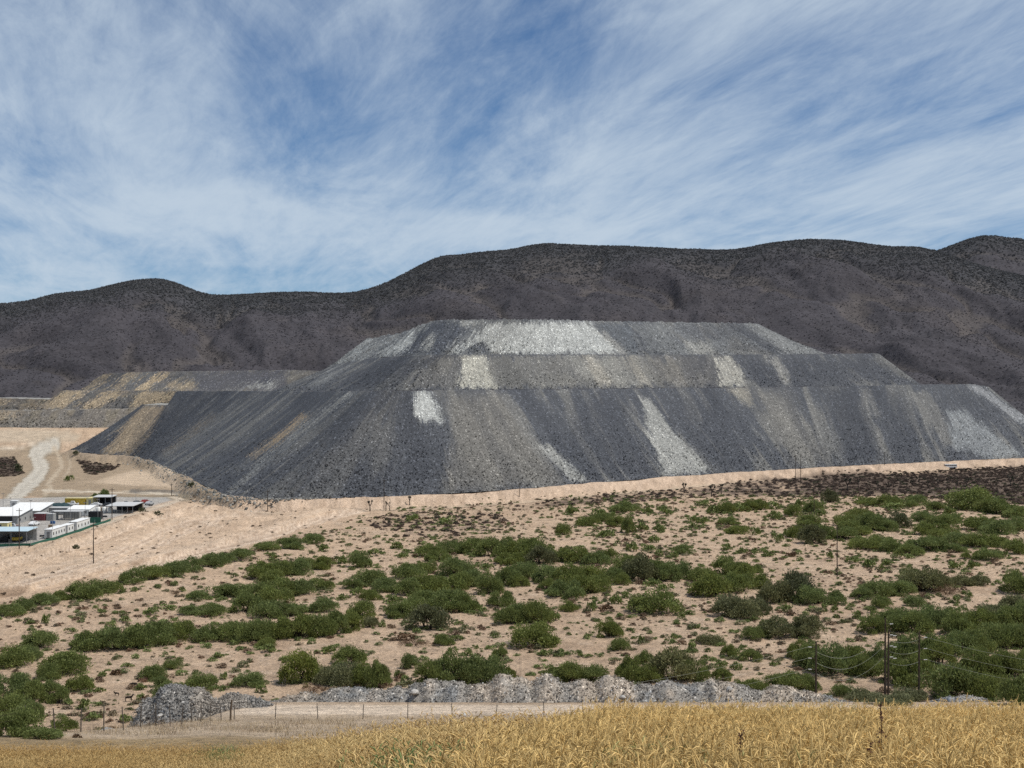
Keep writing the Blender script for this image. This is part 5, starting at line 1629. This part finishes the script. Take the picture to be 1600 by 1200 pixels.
def car(x, y, rz, paint, label, pickup=False):
    z = hg(x, y)
    e = empty('parked_pickup' if pickup else 'parked_car', (x, y, z), rz); tag(e, label, 'pickup' if pickup else 'car', 'cars parked in the yard')
    prof = [(-2.15, 0.35), (-2.2, 0.75), (-2.0, 0.9), (-1.55, 0.95), (-1.0, 1.42), (0.55, 1.45), (1.15, 0.98), (2.0, 0.85), (2.2, 0.7), (2.15, 0.35)]
    if pickup: prof = [(-2.5, 0.45), (-2.5, 1.05), (-0.55, 1.07), (-0.5, 1.75), (0.75, 1.75), (1.25, 0.8), (2.3, 1.0), (2.45, 0.8), (2.4, 0.45)]
    b = MB(); n = len(prof); hw = 0.86
    for (xx, zz) in prof: b.v.append((xx, -hw * (0.86 if zz > 1.2 else 1), zz))
    for (xx, zz) in prof: b.v.append((xx, hw * (0.86 if zz > 1.2 else 1), zz))
    b.f.append(tuple(range(n))); b.f.append(tuple(reversed(range(n, 2 * n))))
    for i in range(n): j = (i + 1) % n; b.f.append((j, i, i + n, j + n))
    b.build('body', paint, e)
    for sy in (-1, 1):
        MB().box(-0.42 if pickup else -0.95, 0.72 if pickup else 0.55, sy * 0.80 - 0.02, sy * 0.80 + 0.02, 1.05, 1.62 if pickup else 1.36).build('side_window', M_GLASS, e)
        for xx in (-1.4, 1.35):
            w = MB().tube([(xx, sy * 0.72, 0.34), (xx, sy * 0.92, 0.34)], 0.34, 14).build('wheel', M_TYRE, e)
            MB().tube([(xx, sy * 0.921, 0.34), (xx, sy * 0.935, 0.34)], 0.18, 10).build('rim', M_GALV, w)
        MB().box(2.12, 2.2, sy * 0.6 - 0.15, sy * 0.6 + 0.15, 0.62, 0.74).build('headlight', M_WROOF, e)


M_CW = plain('white_paint', (0.72, 0.72, 0.71), 0.35, 0.05, 1); M_CG = plain('dark_paint', (0.05, 0.055, 0.06), 0.35, 0.1, 1); M_CR = plain('red_paint', (0.22, 0.035, 0.03), 0.35, 0.1, 1)
M_CS = plain('silver_paint', (0.36, 0.37, 0.38), 0.35, 0.1, 1)
car(-157.6, 473, 1.35, M_CW, 'white car standing alone in the middle of the yard')
for k, (x, y, rz, m_, pk, lb_) in enumerate([(-169.0, 551, 0.2, M_CW, True, 'white pickup behind the tarpaulin heap'), (-158.6, 547, 0.1, M_CW, False, 'white car in front of the back shelter'), (-154.0, 546, 0.1, M_CG, False, 'dark car in front of the back shelter'),
                                          (-186.2, 546, 0.6, M_CG, False, 'dark car right of the white hut'), (-183.0, 548, 0.6, M_CS, False, 'silver car between hut and tarpaulin heap'), (-148.0, 549, 0.3, M_CG, True, 'dark pickup right of the back shelter'),
                                          (-143.8, 562, 1.2, M_CR, False, 'red car near the far tip of the yard'), (-140.6, 556, 1.3, M_CS, False, 'silver car near the far tip of the yard'), (-145.5, 556, 1.2, M_CG, False, 'dark car near the far tip of the yard'),
                                          (-161.2, 462, 0.1, M_CS, True, 'silver pickup beside the yellow kiosk'), (-150.5, 447, 1.5, M_CS, False, 'silver car left of the long office trailer')]):
    car(x, y, rz, m_, lb_, pk)
for k, (px, py, hp) in enumerate([(20, 834, 44), (48, 822, 38), (53, 851, 40), (82, 842, 42), (110, 830, 40), (133, 824, 38), (153, 817, 36), (212, 797, 28), (5, 800, 30)]):
    y = yardY(py); x = at(px, y); z = hg(x, y); h = hp * y / F
    e = empty('light_mast', (x, y, z)); tag(e, 'thin grey light mast, %s from the left in the yard' % ORD[[1, 2, 3, 4, 5, 6, 7, 8, 0][k]], 'light mast', 'light masts in the yard')
    MB().tube([(0, 0, -0.2), (0, 0, h)], [0.075, 0.05], 6).build('mast', M_GALV, e)
    MB().box(-0.5, 0.5, -0.1, 0.1, h, h + 0.18).build('lamp_head', M_GALV, e)
M_PAL = [plain('pale_timber', (0.30, 0.22, 0.14), 0.9, 0.25, 3), plain('rust_steel', (0.16, 0.075, 0.045), 0.8, 0.3, 2), M_GALV, M_BLACK, M_WWALL, plain('blue_drum', (0.05, 0.12, 0.26), 0.5, 0.15, 2)]
PLN = ['stack of timber pallets', 'rusty pipe stack', 'stack of grey steel beams', 'black hose pile', 'pile of white sacks', 'group of blue drums']
CL = [(-158.5, 440, 0), (-153.5, 441, 4), (-147.5, 441, 2), (-161.5, 468, 1), (-149.0, 463, 0), (-153.0, 478, 5), (-146.5, 486, 1), (-144.0, 505, 3), (-151.5, 530, 0), (-146.0, 540, 2), (-164.0, 536, 1), (-157.0, 537, 5), (-180.0, 526, 0), (-184.0, 535, 2),
      (-143.0, 533, 1), (-141.0, 545, 0), (-139.5, 552, 3), (-177.0, 497, 3), (-171.0, 468, 5), (-166.0, 446, 1), (-143.8, 440, 3)]
cnt = {}
for k, (cx_, cy_, v) in enumerate(CL):
    e = empty(['pallet_stack', 'pipe_stack', 'beam_stack', 'hose_pile', 'sack_pile', 'drum_group'][v], (cx_, cy_, hg(cx_, cy_)), k * 0.8)
    cnt[v] = cnt.get(v, 0) + 1
    tag(e, '%s on the yard gravel, %s one counted from the front' % (PLN[v], ORD[sum(1 for q in CL if q[2] == v and q[1] < cy_)]), 'stack', 'stores in the yard')
    if v in (1, 2):
        for q in range(6):
            yy, zz = (q % 3) * 0.42, (q // 3) * 0.36 + 0.2
            (MB().tube([(-1.8, yy, zz), (1.8, yy, zz)], 0.18, 8) if v == 1 else MB().box(-1.9, 1.9, yy, yy + 0.3, zz - 0.15, zz + 0.15)).build('pipe' if v == 1 else 'beam', M_PAL[v], e)
    elif v in (3, 5):
        for q in range(4):
            xx, yy = (q % 2) * 0.75, (q // 2) * 0.75
            MB().tube([(xx, yy, -0.05), (xx, yy, 0.45), (xx, yy, 0.9 if v == 5 else 0.5)], [0.3, 0.31, 0.3] if v == 5 else [0.36, 0.36, 0.3], 12).build('drum' if v == 5 else 'hose_coil', M_PAL[v], e)
    else:
        for q in range(5):
            w_ = 0.6 + 0.04 * (q % 2)
            MB().box(-w_, w_, -w_, w_, q * 0.26, q * 0.26 + 0.2).build('pallet' if v == 0 else 'sack', M_PAL[v], e)
# green net fence of the yard
yf = empty('net_fence', (0, 0, 0)); tag(yf, 'low green net fence with posts along the yard edge', 'fence')
run = [(-164.0, 412.0), (-158.0, 412.5), (-151.0, 413.0), (-145.0, 413.5), (-139.0, 414.0), (-138.0, 424.0), (-137.9, 434.0), (-137.9, 444.0), (-137.9, 454.0), (-137.9, 464.0), (-137.9, 474.0), (-137.9, 484.0), (-138.0, 493.0)]
for (xa, ya), (xb, yb) in zip(run[:-1], run[1:]):
    za, zb = hg(xa, ya), hg(xb, yb)
    MB().quad((xa, ya, za - 0.1), (xb, yb, zb - 0.1), (xb, yb, zb + 0.8), (xa, ya, za + 0.8)).quad((xa + .03, ya + .03, za + 0.8), (xb + .03, yb + .03, zb + 0.8), (xb + .03, yb + .03, zb - 0.1), (xa + .03, ya + .03, za - 0.1)).build('net_panel', M_GREEN, yf)
for xa, ya in run:
    MB().tube([(xa - 0.04, ya - 0.06, hg(xa, ya) - 0.2), (xa - 0.04, ya - 0.06, hg(xa, ya) + 2.1)], 0.045, 6).build('post', M_GALV, yf)
gs = empty('shade_screen', (-143.0, 484, hg(-141, 484))); tag(gs, 'green shade screen in front of the black container', 'screen')
MB().box(0, 4.2, 0, 0.06, 0.0, 1.9).build('net', M_GREEN, gs)
for xx in (0.05, 2.1, 4.15): MB().box(xx - 0.05, xx + 0.05, 0.063, 0.16, -0.2, 2.0).build('post', M_GALV, gs)
for (px, py, w, h, lb_) in [(151, 782, 20, 12, 'left one of the two trees behind the yard'), (164, 781, 17, 17, 'right taller one of the two trees behind the yard')]:
    y = yardY(py) + 4; x = at(px, y)
    e = empty('yard_tree', (x, y, hg(x, y)), px * 1.0); e.scale = (w * y / F / 2, w * y / F / 2, h * y / F)
    tag(e, lb_, 'tree'); link('crown', BUSH['g', int(px) % 8], e); link('trunk', STEMS[0], e)

# ---------------------------------------------------------------- bus on the far road
x, y, z = [float(v[0]) for v in ground_at([1485], [731])]
y = min(y, 860.0); x = at(1485, y); z = hg(x, y)
bus = empty('bus', (x, y, z), math.radians(8)); tag(bus, 'white minibus on the dirt road below the right end of the tip', 'bus')
M_SIDE = plain('white_bus_paint', (0.75, 0.75, 0.74), 0.35, 0.05, 1); M_STR = plain('blue_stripe', (0.10, 0.16, 0.25), 0.4, 0.1, 1)
MB().box(-3.6, 3.6, -1.1, 1.1, 0.4, 1.35).build('body', M_SIDE, bus)
MB().box(-3.55, 3.5, -1.08, 1.08, 1.353, 2.0).build('window_band', M_GLASS, bus)
MB().box(-3.6, 3.55, -1.1, 1.1, 2.003, 2.45).build('roof', M_SIDE, bus)
MB().box(-3.6, 3.6, -1.13, -1.103, 0.62, 0.85).build('stripe', M_STR, bus)
for xx in (-2.3, 2.3):
    for sy in (-1.0, 1.0): MB().tube([(xx, sy - 0.14, 0.42), (xx, sy + 0.14, 0.42)], 0.42, 14).build('wheel', M_TYRE, bus)
for k in range(6): MB().box(-3.3 + 1.13 * k, -3.2 + 1.13 * k, -1.11, -1.083, 1.36, 2.0).build('window_pillar', M_SIDE, bus)

# ---------------------------------------------------------------- goats
M_GOAT = plain('dark_brown_coat', (0.022, 0.016, 0.012), 0.8, 0.3, 8)


def goat(px, py, rz, label, size=1.0, head_down=0.0):
    x, y, z = [float(v[0]) for v in ground_at([px], [py])]
    V = [(0, 0, .55), (.18, 0, .56), (.36, 0, .57), (-.18, 0, .55), (-.36, 0, .57), (.47, 0, .70 - .25 * head_down), (.56, 0, .83 - .55 * head_down), (.66, 0, .80 - .62 * head_down), (.76, 0, .75 - .66 * head_down), (-.46, 0, .62), (-.52, 0, .55)]
    R = [.16, .155, .14, .16, .14, .085, .075, .06, .04, .03, .02]
    E = [(0, 1), (1, 2), (0, 3), (3, 4), (2, 5), (5, 6), (6, 7), (7, 8), (4, 9), (9, 10)]
    for sx, bx in ((2, .34), (4, -.36)):
        for sy in (-.1, .1):
            i = len(V)
            V += [(bx, sy, .40), (bx + (.02 if sx == 2 else -.06), sy, .22), (bx + .01, sy, .03), (bx + .04, sy, .0)]
            R += [.065, .038, .026, .03]
            E += [(sx, i), (i, i + 1), (i + 1, i + 2), (i + 2, i + 3)]
    for sy in (-1, 1):   # horns and ears
        i = len(V)
        V += [(.56, sy * .04, .90 - .55 * head_down), (.49, sy * .06, .98 - .55 * head_down)]; R += [.018, .008]; E += [(6, i), (i, i + 1)]
        V += [(.55, sy * .11, .83 - .55 * head_down)]; R += [.018]; E += [(6, i + 2)]
    me = bpy.data.meshes.new('goat_body')
    me.from_pydata(V, E, [])
    o = link('goat', me, None, M_GOAT)
    o.location = (x, y, z + 0.02); o.rotation_euler = (0, 0, rz); o.scale = (size,) * 3
    md = o.modifiers.new('skin', 'SKIN'); md.use_smooth_shade = True
    for i, v in enumerate(me.skin_vertices[0].data):
        v.radius = (R[i], R[i]); v.use_root = (i == 0)
    o.modifiers.new('sub', 'SUBSURF').levels = 1; o.modifiers['sub'].render_levels = 1
    tag(o, label, 'goat', 'goats grazing on the bare slope')


goat(182.5, 1087.5, math.pi * 0.95, 'dark goat standing alone facing left on the sand', 0.8)
goat(209, 1074.5, math.pi * 1.05, 'dark goat grazing behind a small green bush', 1.2, 0.7)
goat(201, 1096, 0.15, 'dark goat standing by grey twigs nearest the rubble pile', 1.2, -0.1)

# ---------------------------------------------------------------- wheat and dry grass in front
M_STRAW = mat_leaf('ripe_wheat_straw', (0.5, 0.36, 0.14), inst=True, var=0.5, trans=0.2)


def ribbon(V, Fc, sh, pts, wid, shade, r):
    """flat blade through pts"""
    i0 = len(V)
    a = r.uniform(0, 6.28); s = Vector((math.cos(a), math.sin(a), 0))
    n = len(pts)
    for k, p in enumerate(pts):
        w = wid * (1 - 0.85 * k / (n - 1)) * 0.5
        V.append(tuple(Vector(p) - s * w)); V.append(tuple(Vector(p) + s * w)); sh += [shade, shade]
    for k in range(n - 1): Fc.append((i0 + 2 * k, i0 + 2 * k + 1, i0 + 2 * k + 3, i0 + 2 * k + 2))


def tubev(V, Fc, sh, pts, rads, n, shade):
    b = MB(); b.tube(pts, rads, n, False)
    i0 = len(V); V += b.v; Fc += [tuple(i0 + k for k in f) for f in b.f]; sh += [shade] * len(b.v)


def wheat_mesh(seed, stalks=9, spread=0.17):
    r = random.Random(seed); V, Fc, sh = [], [], []
    for q in range(stalks):
        bx, by = r.gauss(0, spread), r.gauss(0, spread)
        h = r.uniform(0.68, 0.92); a = r.uniform(0, 6.28); ln = r.uniform(0.02, 0.13)
        d = Vector((math.cos(a), math.sin(a), 0))
        base = Vector((bx, by, -0.05)); top = base + Vector((0, 0, h)) + d * ln
        pts = [base, base.lerp(top, 0.4) - d * 0.01, base.lerp(top, 0.75), top]
        tubev(V, Fc, sh, pts, [0.0020, 0.0018, 0.0015, 0.0012], 3, r.uniform(0.0, 0.35))
        droop = r.random() ** 0.9
        p = top.copy(); ang = 0.4; hp = [p.copy()]; L = r.uniform(0.05, 0.085)
        for k in range(6):
            ang += droop * r.uniform(0.35, 0.55)
            p = p + (d * math.sin(ang) + Vector((0, 0, math.cos(ang)))) * L / 5
            hp.append(p.copy())
        tone = r.uniform(0.55, 1.0)
        tubev(V, Fc, sh, hp, [0.0016, 0.0034, 0.0041, 0.0040, 0.0034, 0.0025, 0.0008], 5, tone)
        for k in range(1, 6):
            for w in range(2):
                o = hp[k]; dd = (hp[min(k + 1, 6)] - hp[k]).normalized()
                e = o + dd * r.uniform(0.03, 0.055) + Vector((r.gauss(0, .012), r.gauss(0, .012), r.gauss(0, .012)))
                ribbon(V, Fc, sh, [o, e], 0.0016, tone, r)
        for k in range(1):
            z0 = r.uniform(0.2, 0.65) * h; aa = r.uniform(0, 6.28); l = r.uniform(0.12, 0.26)
            dd = Vector((math.cos(aa), math.sin(aa), 0)); o = base.lerp(top, z0 / h)
            ribbon(V, Fc, sh, [o, o + dd * l * 0.5 + Vector((0, 0, l * 0.45)), o + dd * l + Vector((0, 0, l * r.uniform(-0.4, 0.3)))], 0.0036, r.uniform(-0.1, 0.25), r)
    me = bpy.data.meshes.new('wheat_clump_%d' % seed); me.from_pydata(V, [], Fc); me.materials.append(M_STRAW)
    set_f(me, np.array(sh, np.float32), 'shade')
    return me


def grass_mesh(seed, blades=34, h0=0.32, h1=0.66, spread=0.26, wid=0.0042, plume=0.3):
    r = random.Random(seed); V, Fc, sh = [], [], []
    for q in range(blades):
        base = Vector((r.gauss(0, spread), r.gauss(0, spread), -0.05)); h = r.uniform(h0, h1); a = r.uniform(0, 6.28); ln = r.uniform(0.02, 0.2) * h
        d = Vector((math.cos(a), math.sin(a), 0))
        p1 = base + Vector((0, 0, h * 0.5)) + d * ln * 0.3; p2 = base + Vector((0, 0, h)) + d * ln
        ribbon(V, Fc, sh, [base, p1, p2], wid, r.uniform(-0.15, 0.95), r)
        if r.random() < plume: tubev(V, Fc, sh, [p2, p2 + d * 0.02 + Vector((0, 0, 0.03)), p2 + d * 0.06 + Vector((0, 0, 0.05))], [0.002, 0.006, 0.001], 4, r.uniform(0.6, 1.0))
    me = bpy.data.meshes.new('grass_clump_%d' % seed); me.from_pydata(V, [], Fc); me.materials.append(M_STRAW)
    set_f(me, np.array(sh, np.float32), 'shade')
    return me


WHEAT = [wheat_mesh(20 + i) for i in range(9)]
GRASS = [grass_mesh(50 + i) for i in range(6)]
FARG = [grass_mesh(80 + i, 30, 0.25, 0.6, 0.3, 0.013, 0.2) for i in range(5)]


def wheat_edge(X, Y):
    """how far inside the wheat (positive) a point of the slope lies: the stand fills the right of the slope"""
    px, py = W2P(X, Y, H(X, Y))
    lim = np.interp(Y, [3, 9, 13, 18, 25, 27], [640, 760, 830, 900, 985, 1010])
    return (px - lim - 40 * fbm(X / 1.5, Y / 1.5, 131, 2)) * (Y < 25.5)


def plot(n, y0, y1, xa, xb, seed):
    r = np.random.default_rng(seed)
    Y = np.sqrt(r.uniform(y0 ** 2, y1 ** 2, n)); X = r.uniform(xa, xb, n) * Y
    return X, Y, r


X, Y, r = plot(30000, 7.0, 25.5, -0.42, 0.46, 201)
k = wheat_edge(X, Y) > 0
X, Y = X[k], Y[k]; Z = H(X, Y); m = len(X)
n = fbm(X / 2.5, Y / 2.5, 133, 3)
tint = np.array([0.58, 0.41, 0.165]) * (1 + 0.3 * n[:, None]) * r.uniform(0.8, 1.2, (m, 1))
grn = (n < -0.32) & (r.random(m) < 0.3); tint[grn] = np.array([0.30, 0.29, 0.11])
s = r.uniform(0.9, 1.08, m) * (1 + 0.10 * n) * (1 + 0.10 * sstep(19, 25, Y))
scatter('wheat', np.stack([X, Y, Z], 1), np.stack([s, s, s], 1), np.stack([r.normal(0, 0.05, m), r.normal(0, 0.05, m), r.uniform(0, 6.28, m)], 1), r.integers(0, 9, m), tint, WHEAT,
        label='ripe golden wheat with drooping ears in the foreground', cat='wheat')
X, Y, r = plot(30000, 7.0, 25, -0.46, 0.25, 202)
k = wheat_edge(X, Y) < 25
X, Y = X[k], Y[k]
X2, Y2, r2 = plot(5000, 60, 80, -0.43, 0.12, 203)
n2 = fbm(X2 / 5, Y2 / 5, 135, 3)
k2 = 0.6 * r2.random(len(X2)) + 0.4 < (1 - sstep(62, 78, Y2 + 9 * n2 + 8 * (W2P(X2, Y2, 0 * X2)[0] < 250))) * 0.5 + 0.02
X2, Y2 = X2[k2], Y2[k2]
Xa, Ya = np.concatenate([X, X2]), np.concatenate([Y, Y2]); Z = H(Xa, Ya); m = len(Xa)
n = fbm(Xa / 4, Ya / 4, 137, 3)
mix_ = sstep(-0.3, 0.35, n)[:, None]
tint = (np.array([0.42, 0.27, 0.10]) * mix_ + np.array([0.57, 0.42, 0.19]) * (1 - mix_)) * rng.uniform(0.75, 1.2, (m, 1))
pxs, pys = W2P(Xa, Ya, Z)
for gx_, gY, w_ in [(655, 12.5, 42), (165, 12.0, 40), (345, 22.0, 18), (310, 60, 16), (560, 40, 10)]:
    sel = (np.abs(pxs - gx_) < w_) & (np.abs(Ya - gY) < gY * 0.14) & (rng.random(m) < 0.9)
    tint[sel] = np.array([0.15, 0.19, 0.065]) * rng.uniform(0.8, 1.3, (sel.sum(), 1))
s = rng.uniform(0.75, 1.15, m) * np.where(Ya < 27, 1.0, 0.5) * (0.50 + 0.58 * sstep(300, 780, pxs))
far_ = Ya >= 30
idx = np.where(far_, 6 + rng.integers(0, 5, m), rng.integers(0, 6, m))
scatter('dry_grass', np.stack([Xa, Ya, Z], 1), np.stack([s, s, s], 1), np.stack([rng.normal(0, 0.08, m), rng.normal(0, 0.08, m), rng.uniform(0, 6.28, m)], 1), idx, tint, GRASS + FARG,
        label='dry tawny grass on the slope left of the wheat', cat='grass')
# thin weeds on the verge below
X, Y, r = plot(5200, 74, 124, -0.33, 0.14, 205)
n = fbm(X / 6, Y / 6, 139, 3)
k = (r.random(len(X)) < np.clip(0.15 + 0.9 * n, 0.01, 1)) & (Y < 119)
X, Y = X[k], Y[k]; Z = H(X, Y); m = len(X)
tint = np.where(r.random((m, 1)) < 0.25, np.array([0.24, 0.16, 0.10]), np.array([0.50, 0.39, 0.24])) * r.uniform(0.7, 1.2, (m, 1))
s = r.uniform(0.5, 1.3, m)
scatter('verge_weeds', np.stack([X, Y, Z], 1), np.stack([s * 1.5, s * 1.5, s * 0.5], 1), np.stack([0 * s, 0 * s, r.uniform(0, 6.28, m)], 1), r.integers(0, 5, m), tint, FARG,
        label='thin dry weeds on the sandy verge by the fence', cat='weeds')

# tall dock stalks standing out of the crop
M_DOCK = plain('rust_brown_dock', (0.085, 0.038, 0.022), 0.9, 0.35, 25)


def dock(px, py_top, Y, label, seed, hh=1.05):
    r = random.Random(seed)
    x = at(px, Y); z = hg(x, Y); h = EYE - (py_top - 600) / F * Y - z
    e = empty('dock_stalk', (x, Y, z)); tag(e, label, 'weed', 'brown dock stalks in the crop')
    lean = r.uniform(-0.04, 0.06)
    MB().tube([(-lean, 0, -0.05), (0, 0, h * 0.5), (lean * 0.6, 0, h)], [0.006, 0.005, 0.002], 6).build('stem', M_DOCK, e)
    b = MB()
    for k in range(int(150 * hh)):
        t = 1 - r.random() ** 1.3 * 0.45
        sp = 0.006 + 0.022 * (1 - t) / 0.45 * 1.4
        c = Vector((lean * 0.6 * t + r.gauss(0, sp), r.gauss(0, sp), h * t + r.gauss(0, .01)))
        q = r.uniform(0.005, 0.010)
        d1 = Vector((r.gauss(0, 1), r.gauss(0, 1), r.gauss(0, 1))).normalized() * q; d2 = d1.orthogonal().normalized() * q * 0.9
        b.quad(c - d1, c + d2, c + d1, c - d2)
    b.build('seed_head', M_DOCK, e)


dock(1380, 1100, 9.2, 'tall rust-brown dock stalk rising above the wheat edge', 1)
dock(1150, 1144, 8.9, 'thin rust-brown dock stalk in the middle of the wheat', 2, 0.6)
dock(1362, 1160, 8.8, 'short brown dock stalk beside the tall one', 3, 0.5)
